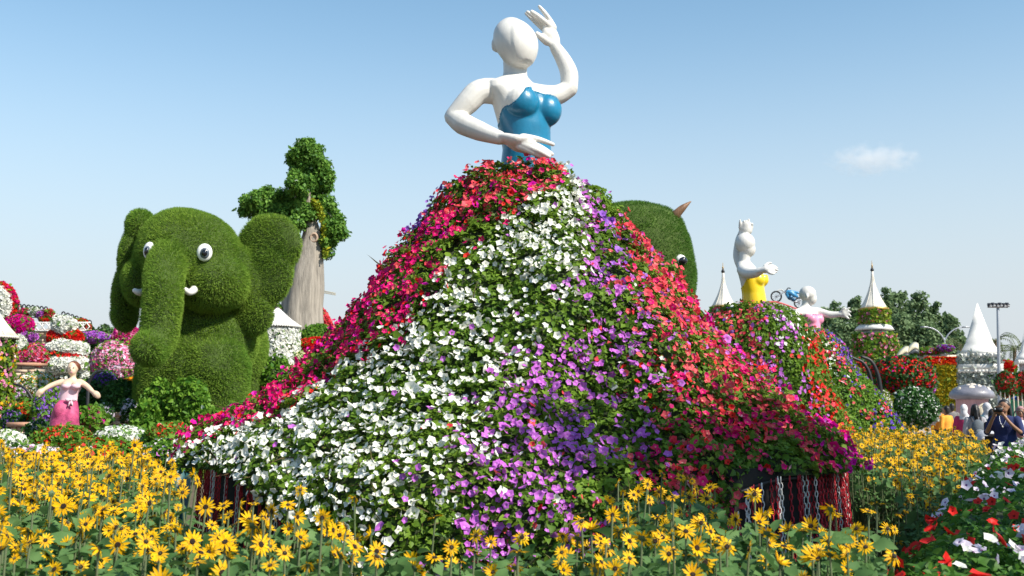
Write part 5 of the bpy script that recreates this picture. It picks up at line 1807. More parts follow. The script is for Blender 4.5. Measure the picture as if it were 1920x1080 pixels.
# the layered flower tower of white and red rings
ck = empty('layered_flower_tower', tuple(at(124, 740, 36)[:2]) + (0,), 'tiered tower of white and red flower rings behind the dancer', 'flower display')
for i, (px, py, rx, rz, key, cnt) in enumerate([(122, 612, 19, 15, 'white', 1300), (107, 634, 15, 13, 'red', 900), (136, 634, 15, 13, 'red', 900), (124, 656, 35, 17, 'white', 2400), (120, 669, 38, 8, 'red', 900), (122, 686, 51, 17, 'white', 3200), (104, 700, 36, 9, 'red', 1100), (150, 700, 18, 10, 'white', 900), (124, 730, 50, 30, 'white', 600)]):
    c, r = B3(px, py, 36, rx, rz, rx * .9)
    V, F = lump(c, r, np.random.default_rng(i), .07)
    o = Geo().add((V - c) * .9 + c, F).build('tier', [CORE], ck)
    L, T = FT(F); clad(o, V, tris_of(L, T), [(int(cnt * .35), .12, BUSH, T_LEAF)], [(cnt, .065, key, None)], 140 + i, deep=.06)

fb('round bush of magenta flowers below the white lattice', 32, 612, 40, 26, 20, [('magenta', 3), ('pink', 2)], 2300, .07, ls=.13, n=900)
fb('small lilac flower mound left of the layered tower', 55, 632, 39, 16, 9, [('lilac', 1)], 700, .065, ls=.12, n=350)
fb('flat magenta flower bed with yellow fringe', 68, 653, 38, 20, 8, [('magenta', 5), ('yellow', 2)], 1100, .06, ls=.12, n=400)
fb('white flower bush standing at the left terrace', 35, 655, 34, 15, 24, [('white', 1)], 1500, .06, ls=.11, n=700)
fb('mixed red and rose flower bush on the brick terrace', 62, 670, 33, 24, 19, [('red', 2), ('rose', 3), ('pink', 1)], 1400, .055, ls=.11, n=800)
fb('magenta flowers low on the terrace beside the wall', 28, 683, 31, 10, 10, [('magenta', 1)], 600, .055, ls=.11, n=300)
fb('lilac topped round green bush right of the layered tower', 174, 655, 38, 26, 32, [('white', 0.01)], 10, .05, DARKLEAF, .13, 1500)
fb('lilac flower cap draped over the green bush', 178, 633, 37.6, 28, 10, [('lilac', 3), ('violet', 1)], 1500, .06, ls=.12, n=400)
fb('hot pink flower bush against the elephant ear', 236, 640, 33, 26, 28, [('pink', 2), ('magenta', 3), ('rose', 2)], 2300, .06, ls=.11, n=1000)
fb('tall rose pink flower bush left of the elephant', 212, 680, 31, 38, 38, [('rose', 5), ('pale', 2), ('pink', 1)], 3000, .05, ls=.11, n=1600)
fb('red flower cushion at the foot of the layered tower', 65, 698, 30, 10, 12, [('red', 1)], 500, .05, ls=.1, n=300)
fb('white and yellow flower drift left of the dancer', 68, 726, 26, 38, 26, [('white', 5), ('yellow', 2), ('orange', .6)], 2600, .042, ls=.085, n=2000)
fb('pale lilac flower clump at the left terrace edge', 30, 738, 25, 16, 11, [('pale', 3), ('lilac', 1)], 800, .04, ls=.08, n=500)
fb('orange and red flower globe at the far left', 44, 776, 21, 19, 20, [('orange', 1), ('red', 2)], 700, .038, ls=.075, n=1100)
fb('purple flower globe at the far left', 24, 790, 20.6, 17, 20, [('violet', 1), ('blue', 1)], 420, .035, DARKLEAF, .075, 1100)
fb('blue violet flower bush behind the dancer skirt', 84, 765, 20.5, 17, 33, [('blue', 2), ('violet', 3)], 700, .038, BUSH, .075, 1500)
fb('purple and white flower bush behind the dancer shoulder', 100, 742, 22, 18, 22, [('violet', 2), ('pale', 1)], 500, .04, ls=.08, n=900)
fb('dark clipped topiary ball beside the elephant leg', 225, 742, 24, 28, 26, None, 0, leaf=DARKLEAF, ls=.085, n=4200, name='topiary_ball', cat='topiary', group='dark clipped balls', amp=.03)
fb('dark clipped topiary ball behind the dancer arm', 166, 746, 25, 27, 27, None, 0, leaf=DARKLEAF, ls=.085, n=4200, name='topiary_ball', cat='topiary', group='dark clipped balls', amp=.03)
fb('purple flower globe above the dark topiary balls', 193, 714, 27, 23, 16, [('violet', 1), ('blue', 1)], 800, .042, DARKLEAF, .09, 1200)
fb('pale lavender flower globe in the shade by the elephant', 198, 774, 22, 15, 17, [('pale', 1)], 600, .035, DARKLEAF, .08, 800)
fb('green globe with magenta dots right of the dancer', 170, 790, 18.6, 27, 27, [('magenta', 1), ('pink', 1)], 330, .035, BUSH, .075, 2600, amp=.04)
fb('grey green shrub at the dancer foot', 72, 808, 18.6, 22, 16, [('pale', 1)], 200, .03, DARKLEAF, .07, 1100)
fb('pale flowered shrub close to the elephant foot', 242, 770, 23, 14, 22, [('pale', 1)], 420, .035, DARKLEAF, .08, 900)
fb('orange yellow flower edging beside the elephant trunk', 248, 716, 27, 16, 7, [('orange', 2), ('yellow', 2)], 500, .045, ls=.09, n=300)

# curved black arms of the spider sculptures
def spider_arm(label, d, pts, r=.05):
    root = empty('black_curved_arm', tuple(at(*pts[-1], d)[:2]) + (0,), label, 'sculpture', 'black curved metal arms')
    P = [at(x, y, d) for x, y in pts]
    Geo().add(*tube(P, np.linspace(r, r * .55, len(P))[::-1] if False else np.linspace(r * .6, r, len(P)), 8)).build('arm', [DARKM], root, True)
    Geo().add(*tube([P[-1], P[-1] * [1, 1, 0]], r, 8, 2)).build('post', [DARKM], root, True)
spider_arm('black curved metal arm right of the dancer head', 21, [(194, 695), (182, 698), (173, 706), (166, 718)], .035)
spider_arm('black curved metal arm left of the dancer', 21, [(26, 720), (40, 724), (52, 734), (62, 752), (66, 775)], .035)

# flower pots in front of the statue, raised on pillars
pot_m = mat('teal pot', (.02, .10, .11), .5, .2, 6)
def pot_bush(label, px, py, d, rx, rz, keys, total, fs, n, leaf=BUSH, ls=.055):
    r = fb(label, px, py, d, rx, rz, keys, total, fs, leaf, ls, n, name='flower_mound', group='flower mounds behind the sunflowers', amp=.09)
    c = at(px, py + rz * .35, d)
    rr = rx * U(d) * .6
    Geo().add(*lathe([(rr * .7, 0), (rr, c[2] * .97)], c * [1, 1, 0], 20)).build('pot', [pot_m], r, True)
pot_bush('red flower mound in front of the dancer skirt', 117, 827, 15, 54, 25, [('red', 4), ('coral', 1)], 330, .036, 3600)
pot_bush('white flower mound between two red ones', 226, 828, 15.2, 50, 27, [('white', 1)], 1500, .030, 2000)
pot_bush('red flower mound at the elephant foot', 318, 818, 15, 42, 24, [('red', 5), ('coral', 1)], 330, .036, 3000)
pot_bush('wide red flower mound nearest the sunflowers', 194, 858, 12.5, 76, 32, [('red', 5), ('coral', 1)], 360, .040, 4200)
pot_bush('pale violet flower mound beside the white skirt hem', 326, 852, 12.3, 56, 28, [('pale', 5), ('lilac', 1)], 330, .036, 3200)
pot_bush('pale pink flower mound at the left among sunflowers', 62, 856, 12.3, 52, 20, [('pale', 4), ('rose', 2)], 700, .034, 1500)
pot_bush('white flower mound at the lower left edge', 10, 830, 14, 40, 20, [('white', 1)], 1100, .032, 1200)
pot_bush('magenta flower bush between elephant and flower hill', 462, 786, 13.5, 44, 28, [('pink', 2), ('magenta', 3)], 420, .034, 2400)

# shrubs around the elephant's feet
for i, (px, py, d, rx, rz, lab) in enumerate([(296, 775, 22.2, 42, 60, 'loose leafy shrub before the elephant left foreleg'), (358, 760, 22.0, 46, 58, 'loose leafy shrub in the middle before the elephant'), (395, 806, 21.5, 36, 36, 'low leafy shrub before the elephant right foreleg'),
                                            (520, 715, 26, 52, 48, 'green shrub under the white flower tower'), (505, 775, 22, 48, 42, 'green shrub between elephant and flower hill'), (570, 720, 28, 40, 40, 'green shrub right of the white flower tower'),
                                            (340, 830, 21, 80, 26, 'low hedge of leaves along the elephant feet'), (432, 812, 21.6, 34, 34, 'rightmost loose shrub at the elephant feet'), (272, 800, 21.8, 26, 44, 'narrow shrub at the left edge of the elephant leg')]):
    c, r = B3(px, py, d, rx, rz, rx * .7)
    bush('leafy_shrub', lab, 'shrub', c, r, BUSH if i != 4 else pmat('mid leaf', [(.025, .08, .012), (.05, .13, .016), (.08, .17, .02)], .5, .25), .10, 6500 if i < 3 else 5000, (), 300 + i, 'shrubs at the elephant feet', .24, T_LEAF, .8, 22)
# flower beds in the gap behind
fb('bright red flower bed beside the white flower tower', 592, 648, 34, 34, 13, [('red', 1)], 2600, .055, ls=.1, n=700)
fb('cream flower bed below the red one', 580, 672, 32, 34, 13, [('cream', 1)], 2400, .05, ls=.1, n=700)
fb('small round green bush behind the red flower bed', 598, 630, 38, 30, 18, None, 0, ls=.14, n=1500)
fb('purple flowers peeping over the white cone roof', 517, 580, 37, 8, 8, [('lilac', 1), ('magenta', 1)], 260, .06, ls=.12, n=150)
aa = empty('flower_arch', tuple(at(600, 640, 42)[:2]) + (0,), 'curved pink and cream flower arch right of the grey trunk', 'flower display')
P = [at(596, 580, 42), at(606, 592, 42), at(614, 608, 42), at(622, 630, 42), at(624, 660, 42)]
for nm_, dx, key, r_ in (('outer_band', 0, 'coral', 6), ('inner_band', -11, 'cream', 5.5)):
    V, F = tube([p + [dx * U(42), 0, 0] for p in P], r_ * U(42), 12, 20)
    o = Geo().add(V, F).build(nm_, [CORE], aa); L, T = FT(F[:-2])
    clad(o, V, tris_of(L, T), [(300, .12, BUSH, T_LEAF)], [(1100, .075, key, None)], 97, deep=.04)
# far line of trees at the left
for i, (px, y, w) in enumerate([(165, 618, 16), (185, 614, 15), (203, 616, 16), (222, 620, 14), (150, 624, 12), (240, 622, 12)]):
    d = 130; b = at(px, 785, d) * [1, 1, 0]; zt = at(px, y, d)[2]
    tree('far_tree', ['hazy green tree on the horizon behind the flower terrace', 'round topped far tree left of the elephant', 'far tree just left of the elephant ear', 'low far tree under the elephant ear', 'small far tree above the lilac flower cap', 'far tree partly behind the elephant'][i], 'tree', b, zt, (0, 0, zt * .62), (w * U(d), w * U(d), zt * .38), .2, TREELEAF, None, 26, 60, .42, 500 + i, 'trees on the horizon', clump_r=.9)
# ------------------------------------------------------------------ right side: trees, domes of flowers, bed of petunias, people
TL2 = pmat('grey green tree leaf', [(.10, .17, .07), (.16, .25, .10), (.22, .31, .15)], .6, .35)
tl = [(1460, 618, 22, 118), (1490, 606, 26, 112), (1545, 580, 34, 108), (1572, 553, 24, 116), (1606, 556, 26, 112), (1590, 600, 34, 104), (1668, 543, 24, 112), (1700, 541, 26, 114), (1732, 552, 26, 110), (1762, 566, 22, 112), (1790, 590, 22, 108), (1690, 590, 40, 104), (1745, 606, 36, 103), (1640, 590, 34, 110), (1805, 632, 20, 104), (1415, 618, 14, 120)]
names = ['leftmost grey green tree behind the motorcycle', 'grey green tree behind the pink bodice lady head', 'broad tree left of the spire tower', 'tall rounded tree between pink lady and spire tower', 'tall tree just left of the spire tower', 'low broad tree behind the white statue hand', 'tallest tree just right of the spire tower', 'tall tree second right of the spire tower', 'tall tree above the two armed lamp', 'tree right of the two armed lamp', 'loose tree at the right end of the row', 'broad lower tree behind the book sculpture', 'broad lower tree behind the lamp post', 'tree hidden behind the spire tower', 'small tree beside the white pyramid roof', 'small tree peeping behind the yellow bodice']
for i, (px, y, w, d) in enumerate(tl):
    b = at(px, 790, d) * [1, 1, 0]; zt = at(px, y, d)[2]
    tree('leafy_tree', names[i], 'tree', b, zt, (0, 0, zt * .58), (w * U(d), w * U(d) * .8, zt * .42), .22, TL2, None, 125, 85, .34, 600 + i, 'row of tall trees behind the towers', clump_r=w * U(d) * .37)


def palm(px, py, d, label, seed):
    b = at(px, 790, d) * [1, 1, 0]; top = at(px, py, d)
    root = empty('palm_tree', b, label, 'palm tree', 'palms behind the square tower')
    Geo().add(*tube([b, (b + top) / 2 + [.1, 0, 0], top], [.22, .17, .15], 10)).build('trunk', [mat('palm bark', (.16, .11, .07), .9, .35, 10, .8, 20)], root, True)
    r = random.Random(seed)
    for k in range(15):
        a = 6.28 * k / 15 + r.uniform(-.2, .2); ln = r.uniform(1.7, 2.2); el = r.uniform(-.1, 1.1)
        d_ = np.array([math.cos(a), math.sin(a), 0])
        P = spline([top, top + d_ * ln * .4 + [0, 0, ln * .4 * el * .8], top + d_ * ln * .8 + [0, 0, ln * .25 * el - .15], top + d_ * ln + [0, 0, ln * .1 * el - .7]], 14)
        g = Geo(); g.add(*tube(P, .018, 4, 14))
        for i in range(1, 14):
            t = unit(P[i] - P[i - 1]); s = unit(np.cross(t, [0, 0, 1]))
            for sg in (-1, 1):
                tipv = P[i] + s * sg * .42 * (1 - .4 * i / 14) + t * .28 + [0, 0, -.16]
                g.add([P[i] - t * .04, P[i] + t * .05, tipv], [(0, 1, 2)])
        g.build('frond', [pmat('palm frond', [(.06, .10, .03), (.10, .15, .05), (.16, .19, .08)], .5, .2)], root)
palm(1866, 640, 88, 'feathery palm beside the floodlight pole', 1)
palm(1902, 655, 92, 'palm between the floodlight pole and the right tower', 2)
palm(1800, 648, 95, 'palm crown left of the white pyramid roof', 3)

# blue motorcycle sculpture on a red and white track
MB_ = mat('blue motorcycle paint', (.02, .20, .40), .35, .15, 6, coat=.4)
TYRE = mat('tyre rubber', (.02, .02, .022), .8, .2, 10)
MDp = 60.0
QP = lambda px, py, dy=0.0: at(px, py, MDp + dy)
mo = empty('motorcycle_sculpture', QP(1475, 560), 'blue motorcycle sculpture rearing on its track behind the ladies', 'motorcycle')


def ring_t(c, R0, r0, m, name, par, ns=28):
    V = []
    for i in range(ns):
        a = 6.283 * i / ns
        for j in range(8):
            b = 6.283 * j / 8
            q = R0 + r0 * math.cos(b)
            V.append(c + np.array([q * math.cos(a), r0 * math.sin(b), q * math.sin(a)]))
    F = [(i * 8 + j, ((i + 1) % ns) * 8 + j, ((i + 1) % ns) * 8 + (j + 1) % 8, i * 8 + (j + 1) % 8) for i in range(ns) for j in range(8)]
    return Geo().add(V, F).build(name, [m], par, True)
um2 = U(MDp)
for (px, py) in ((1455.5, 556), (1499, 568)):
    c = QP(px, py)
    w = ring_t(c, 9.6 * um2, 1.4 * um2, TYRE, 'wheel', mo)
    ring_t(c, 8.2 * um2, .35 * um2, GREYM, 'rim', w)
    g = Geo(); g.add(*tube([c - [0, .06, 0], c + [0, .06, 0]], 1.6 * um2, 8, 2))
    for k in range(10):
        a = .628 * k; g.add(*tube([c, c + np.array([math.cos(a), 0, math.sin(a)]) * 8.2 * um2], .012, 4, 2))
    g.build('spokes', [GREYM], w)
for dy in (-.09, .09): Geo().add(*tube([QP(1456, 556, dy), QP(1466, 550, dy), QP(1474, 545.5, dy)], .035, 8, 6)).build('fork', [GREYM], mo, True)
V, L, T = bake([tube([QP(1473, 547), QP(1480, 548), QP(1487, 552), QP(1494, 556)], np.array([3, 4.5, 4.5, 3]) * um2, 10), ellipsoid(QP(1482, 547.5), np.array([7, 4, 4]) * um2), tube([QP(1486, 546), QP(1496, 549), QP(1505, 551)], np.array([2.2, 2.4, 1.6]) * um2, 8), tube([QP(1475, 551), QP(1478, 558)], np.array([3.4, 2.5]) * um2, 8)], .03, 2)
link('fairing', mesh_data('fairing', V, L, T, [MB_], None, True), mo)
V, L, T = bake([ellipsoid(QP(1482, 558), np.array([6, 4, 5]) * um2), ellipsoid(QP(1488, 562), np.array([5, 4, 4]) * um2)], .03, 1)
link('engine', mesh_data('engine', V, L, T, [mat('dark blue engine', (.02, .07, .13), .4, .3, 12, metal=.5)], None, True), mo)
Geo().add(*tube([QP(1458, 545), QP(1464, 543), QP(1471, 548)], .10, 8, 7, flat=.3)).build('mudguard', [ROOFW], mo, True)
Geo().add(*tube([QP(1474, 545), QP(1478, 540, -.2), QP(1482, 541, -.45)], .03, 8, 8)).build('handlebar', [DARKM], mo, True)
Geo().add(*tube([QP(1484, 562), QP(1493, 566), QP(1501, 562)], .06, 8, 8)).build('exhaust', [GREYM], mo, True)
tk = empty('ride_track', tuple(QP(1460, 800)[:2]) + (0,), 'curved red and white track under the blue motorcycle', 'track')
TR = [(1432, 568), (1446, 566), (1462, 568), (1480, 574), (1500, 582)]
for k, m in enumerate((mat('red track paint', (.5, .06, .06), .5, .2, 6), LAT)):
    Geo().add(*tube([QP(x, y + k * 2.6, -.3 + .3 * k) for x, y in TR], .05, 8, 24)).build('rail', [m], tk, True)
g = [0]
for k, t in enumerate(np.linspace(.06, .94, 9)):
    x = np.interp(t, np.linspace(0, 1, 5), [a for a, b in TR]); y = np.interp(t, np.linspace(0, 1, 5), [b for a, b in TR])
    Geo().add(*tube([QP(x, y, -.3), QP(x, y + 2.6, 0)], .04, 6, 2)).build('tie', [LAT], tk)
Geo().add(*tube([QP(1449, 568), QP(1449, 800) * [1, 1, 0]], .12, 8, 2)).build('support', [LAT], tk)

# red dome of flowers on a dark trunk, white-dotted bushes
def dome(label, px, py, d, rx, rz, keys, total, fs, leaf, ls, n, seed, trunk=True, **k):
    r = fb(label, px, py, d, rx, rz, keys, total, fs, leaf, ls, n, seed, **k)
    if trunk:
        c = at(px, py, d); Geo().add(*tube([c * [1, 1, 0], c], [.16, .12], 8, 3)).build('trunk', [mat('dark trunk', (.03, .022, .018), .9, .3, 9, .5, 20)], r, True)
    return r
dome('large dome of dark red flowers on a dark trunk', 1690, 706, 30, 58, 36, [('red', 8), ('magenta', 1)], 2300, .036, DARKLEAF, .10, 5200, 801, name='flower_dome', amp=.06)
dome('smaller dome of red flowers behind the violet skirt hem', 1618, 694, 32, 34, 24, [('red', 5), ('coral', 1)], 1300, .036, DARKLEAF, .10, 2400, 802, name='flower_dome')
fb('violet flower fringe at the right of the red dome', 1740, 720, 30.5, 13, 22, [('lilac', 2), ('magenta', 1)], 500, .05, DARKLEAF, .10, 500, 803)
fb('round dark bush dotted with white flowers under the red dome', 1710, 765, 28, 43, 36, [('white', 1)], 520, .034, DARKLEAF, .09, 4200, 804)
fb('grey lilac fringe at the right of the white dotted bush', 1745, 772, 28.4, 12, 24, [('pale', 1)], 420, .034, GREYLEAF, .09, 600, 805)
fb('small white flower bush between violet hem and dark bush', 1652, 757, 27, 18, 23, [('white', 3), ('pale', 1)], 640, .036, LIMELEAF, .085, 700, 806)
fb('tangle of dark leaves under the red dome', 1672, 775, 29, 26, 30, None, 0, .03, DARKLEAF, .12, 1800, 807)
fb('colourful red and blue flower ornament beside the grey wall', 1739, 736, 40, 10, 8, [('pink', 3), ('blue', 2)], 260, .08, LIMELEAF, .12, 60, 808)
spider_arm('upper black curved arm beside the small red dome', 27, [(1593, 668), (1606, 674), (1618, 680), (1630, 700), (1640, 745)], .05)
spider_arm('lower black curved arm over the red dome', 26.5, [(1616, 669), (1632, 676), (1642, 692), (1648, 712), (1652, 740)], .06)

# drooping red trees with poles and the faceted colourful shelter at the right edge
RD = 40.0
for i, (px, lab) in enumerate(((1888, 'drooping red flower tree left of the pair at the right edge'), (1920, 'drooping red flower tree cut by the right edge'))):
    c, r = B3(px, 722, RD + i, 19, 22)
    ro = bush('red_flower_tree', lab, 'flower tree', c, r, DARKLEAF, .12, 1900, [(300, .055, 'red', None), (260, .055, 'coral', None)], 820 + i, 'drooping red flower trees', .12)
    for k in range(4):
        p = at(px - 12 + 8 * k, 735, RD + i - .2)
        Geo().add(*tube([p, p * [1, 1, 0]], .022, 6, 2)).build('pole', [CREAMW], ro)
sh_ = empty('faceted_shelter', tuple(at(1912, 800, 42)[:2]) + (0,), 'faceted shelter painted green blue and orange at the right edge', 'shelter')
S0 = [at(1893, 745, 42), at(1904, 728, 42.5), at(1926, 726, 43), at(1942, 748, 42)]
for i, (idx, col) in enumerate([((0, 1), (.05, .12, .42)), ((1, 2), (.55, .14, .04)), ((2, 3), (.04, .30, .22))]):
    a, b = S0[idx[0]], S0[idx[1]]; m_ = at(1912 + 4 * i, 752, 41)
    V = [a, b, m_, a + [0, .15, 0], b + [0, .15, 0], m_ + [0, .15, 0]]
    Geo().add(V, [(0, 2, 1), (3, 4, 5), (0, 1, 4, 3), (1, 2, 5, 4), (2, 0, 3, 5)]).build('panel', [mat('shelter paint %d' % i, col, .5, .15, 5)], sh_)
a, b = at(1893, 747, 41.9), at(1942, 750, 41.9)
V = [a, b, b * [1, 1, 0], a * [1, 1, 0] + [.15, 0, 0], a + [0, .12, 0], b + [0, .12, 0], b * [1, 1, 0] + [0, .12, 0], a * [1, 1, 0] + [.15, .12, 0]]
Geo().add(V, [(0, 1, 2, 3)[::-1], (4, 5, 6, 7), (0, 4, 5, 1), (0, 3, 7, 4), (1, 5, 6, 2)]).build('side', [mat('shelter green', (.03, .26, .17), .5, .15, 5)], sh_)

# ------------------------------------------------------------------ the bed of petunias in the lower right corner
def bed_left(y): return .51 * y - .95 + np.where(np.asarray(y) < 5, .05 * (5 - np.asarray(y)), 0)


def bed_z(x, y):
    w = np.interp(y, [3, 19], [1.5, 2.1])
    e = np.minimum(np.clip((x - bed_left(y)) / .35, 0, 1), np.clip((bed_left(y) + w - x) / .35, 0, 1))
    return np.interp(y, [3, 5, 8, 12, 19], [.90, .93, .98, 1.04, .98]) * np.sqrt(e) - np.where(e <= 0, .2, 0)


prng = np.random.default_rng(91)
nb = 60
Yg = np.linspace(3.0, 19.5, nb)
V = []
for y in Yg:
    for q in np.linspace(0, 1, 24):
        x = float(bed_left(y)) - .02 + q * np.interp(y, [3, 19], [1.54, 2.14])
        V.append((x, y, float(bed_z(x, y)) + .02 * math.sin(7 * x) * math.sin(5 * y)))
V = np.array(V)
F = [(j * 24 + i, j * 24 + i + 1, (j + 1) * 24 + i + 1, (j + 1) * 24 + i) for j in range(nb - 1) for i in range(23)]
tag(Geo().add(V - [0, 0, .05], F).build('petunia_bed', [CORE], None, True), kind='structure')
L, T = FT(F); tri = tris_of(L, T)
near = lambda C, N: 1 / np.maximum(C[:, 1], 3) ** 1.5 * (C[:, 0] / C[:, 1] < .75)
P, N = sample(V, tri, 42000, prng, near)
g = Geo()
P = P + N * (prng.random((len(P), 1)) * .09 - .01 + .05 * vnoise(P, 5, 3)[:, None])
R = frames(unit(N + [0, -.2, .2]), prng, .65, .044, .3)
far_ = P[:, 1] > 7
scatter(g, T_MIDLEAF, R[~far_], P[~far_]); scatter(g, T_LEAF, R[far_], P[far_])
g.build('petunia_bed_leaves', [pmat('bed leaf', [(.03, .10, .016), (.06, .17, .024), (.11, .25, .035)], .5, .38, patch=1.5)])['kind'] = 'stuff'
P, N = sample(V, tri, 2900, prng, lambda C, N: near(C, N) ** .75)
s_ = vnoise(P, 1.6, 31)
px_ = P[:, 0] / P[:, 1] * FPX + 960
key = np.where(s_ > .72, 'red', np.where(P[:, 1] > 11, np.where(prng.random(len(P)) < .6, 'white', 'pale'), np.where(prng.random(len(P)) < .75, 'pale', 'white')))
key = np.where((prng.random(len(P)) < .05), 'red', key)
kp = (prng.random(len(P)) < np.clip(.5 + .5 * vnoise(P, 3.2, 32), .08, 1))
P, N, key = P[kp], N[kp], key[kp]
P = P + N * (.085 + .03 * prng.random((len(P), 1))) + [0, 0, 1] * (.05 * vnoise(P, 5, 3)[:, None])
R = frames(unit(N + [0, -.45, .25]), prng, .5, .029, .18)
dd = np.linalg.norm(P - [0, 0, 1.6], axis=1)
inn = (np.abs(P[:, 0] / P[:, 1]) < .485) & ((1.6 - P[:, 2]) / P[:, 1] < .17)
o_ = np.argsort(np.where(inn, dd, 99))
nsel = min(220, int(inn.sum()))
plab = {'red': 'dark red petunia among green leaves in the right corner bed', 'pale': 'pale lilac petunia with dark throat in the right corner bed', 'white': 'small white petunia in the bed beside the path'}
pgr = {'red': 'red petunias in the corner bed', 'pale': 'pale petunias in the corner bed', 'white': 'white petunias in the corner bed'}
cache = {}
for n_, i in enumerate(o_[:nsel]):
    k = (key[i], n_ % 4)
    if k not in cache:
        t = T_PETF[k[1]]; cache[k] = mesh_data('petunia_flower', t.V, t.L, t.T, [PETAL[key[i]], THROAT[key[i]]], t.M, True)
    o = bpy.data.objects.new('petunia_flower', cache[k]); mloc(o, R[i], P[i]); COL.objects.link(o)
    tag(o, plab[key[i]] + (' close to the camera' if P[i][1] < 4.6 else ' in the middle rows' if P[i][1] < 6.5 else ' further up the bed'), 'flower', pgr[key[i]])
g = Geo(); ms = []
rest_ = o_[nsel:]
for k in ('red', 'pale', 'white'):
    idx = rest_[key[rest_] == k]
    scatter(g, T_PET[1], R[idx], P[idx], len(ms)); ms += [PETAL[k], THROAT[k]]
g.build('petunia_bed_blossoms', ms)['kind'] = 'stuff'

# unseen tree added beyond the right edge so its crown shades the lower right
for i, (x, y, h, r, lab) in enumerate([(7.3, 3.6, 8.2, (2.5, 2.3, 1.9), 'broad leafy shade tree beside the path across from the flower skirt')]):
    tree('added_shade_tree', lab, 'tree', (x, y, 0), h, (0, 0, h - r[2]), r, .2, BUSH, None, 40, 70, .2, 880 + i, 'shade trees along the path')

# ------------------------------------------------------------------ the one small cloud
cm = bpy.data.materials.new('cloud vapour'); cm.use_nodes = True
cn, cl_ = cm.node_tree.nodes, cm.node_tree.links
cn.clear()
co = cn.new('ShaderNodeOutputMaterial'); cv = cn.new('ShaderNodeVolumePrincipled')
tc_ = cn.new('ShaderNodeTexCoord'); ln_ = cn.new('ShaderNodeVectorMath'); ln_.operation = 'LENGTH'
mp_ = cn.new('ShaderNodeMapping')
cl_.new(tc_.outputs['Object'], ln_.inputs[0])
nz_ = cn.new('ShaderNodeTexNoise'); nz_.inputs['Scale'].default_value = 2.6; nz_.inputs['Detail'].default_value = 5
mp_.inputs['Scale'].default_value = (1.6, 1, .8)
cl_.new(tc_.outputs['Object'], mp_.inputs[0]); cl_.new(mp_.outputs[0], nz_.inputs['Vector'])
ma = cn.new('ShaderNodeMath'); ma.operation = 'SUBTRACT'; cl_.new(nz_.outputs['Fac'], ma.inputs[0])
mb = cn.new('ShaderNodeMath'); mb.operation = 'MULTIPLY'; mb.inputs[1].default_value = .55; cl_.new(ln_.outputs['Value'], mb.inputs[0]); cl_.new(mb.outputs[0], ma.inputs[1])
mr_ = cn.new('ShaderNodeMapRange'); mr_.interpolation_type = 'SMOOTHSTEP'; mr_.inputs[1].default_value = .02; mr_.inputs[2].default_value = .40; mr_.inputs[3].default_value = 0; mr_.inputs[4].default_value = .020
cl_.new(ma.outputs[0], mr_.inputs[0]); cl_.new(mr_.outputs[0], cv.inputs['Density'])
cv.inputs['Color'].default_value = (1, 1, 1, 1); cv.inputs['Anisotropy'].default_value = .2
cl_.new(cv.outputs[0], co.inputs['Volume'])
V, F = ellipsoid((0, 0, 0), (1, 1, 1), None, 24, 14)
co_ = Geo().add(V, F).build('cloud', [cm])
co_.location = at(1638, 299, 1500); co_.scale = (78, 40, 27)
tag(co_, 'small white cloud drifting in the clear sky at the upper right', 'cloud')
# ------------------------------------------------------------------ visitors on the path
SK = [mat('skin brown', (.30, .155, .09), .5, .08, 12), mat('skin tan', (.42, .24, .15), .5, .08, 12)]
HAIR = mat('black hair', (.012, .010, .010), .45, .3, 30)


def cloth(name, col): return mat('cloth ' + name, col, .85, .16, 9, .35, 45)


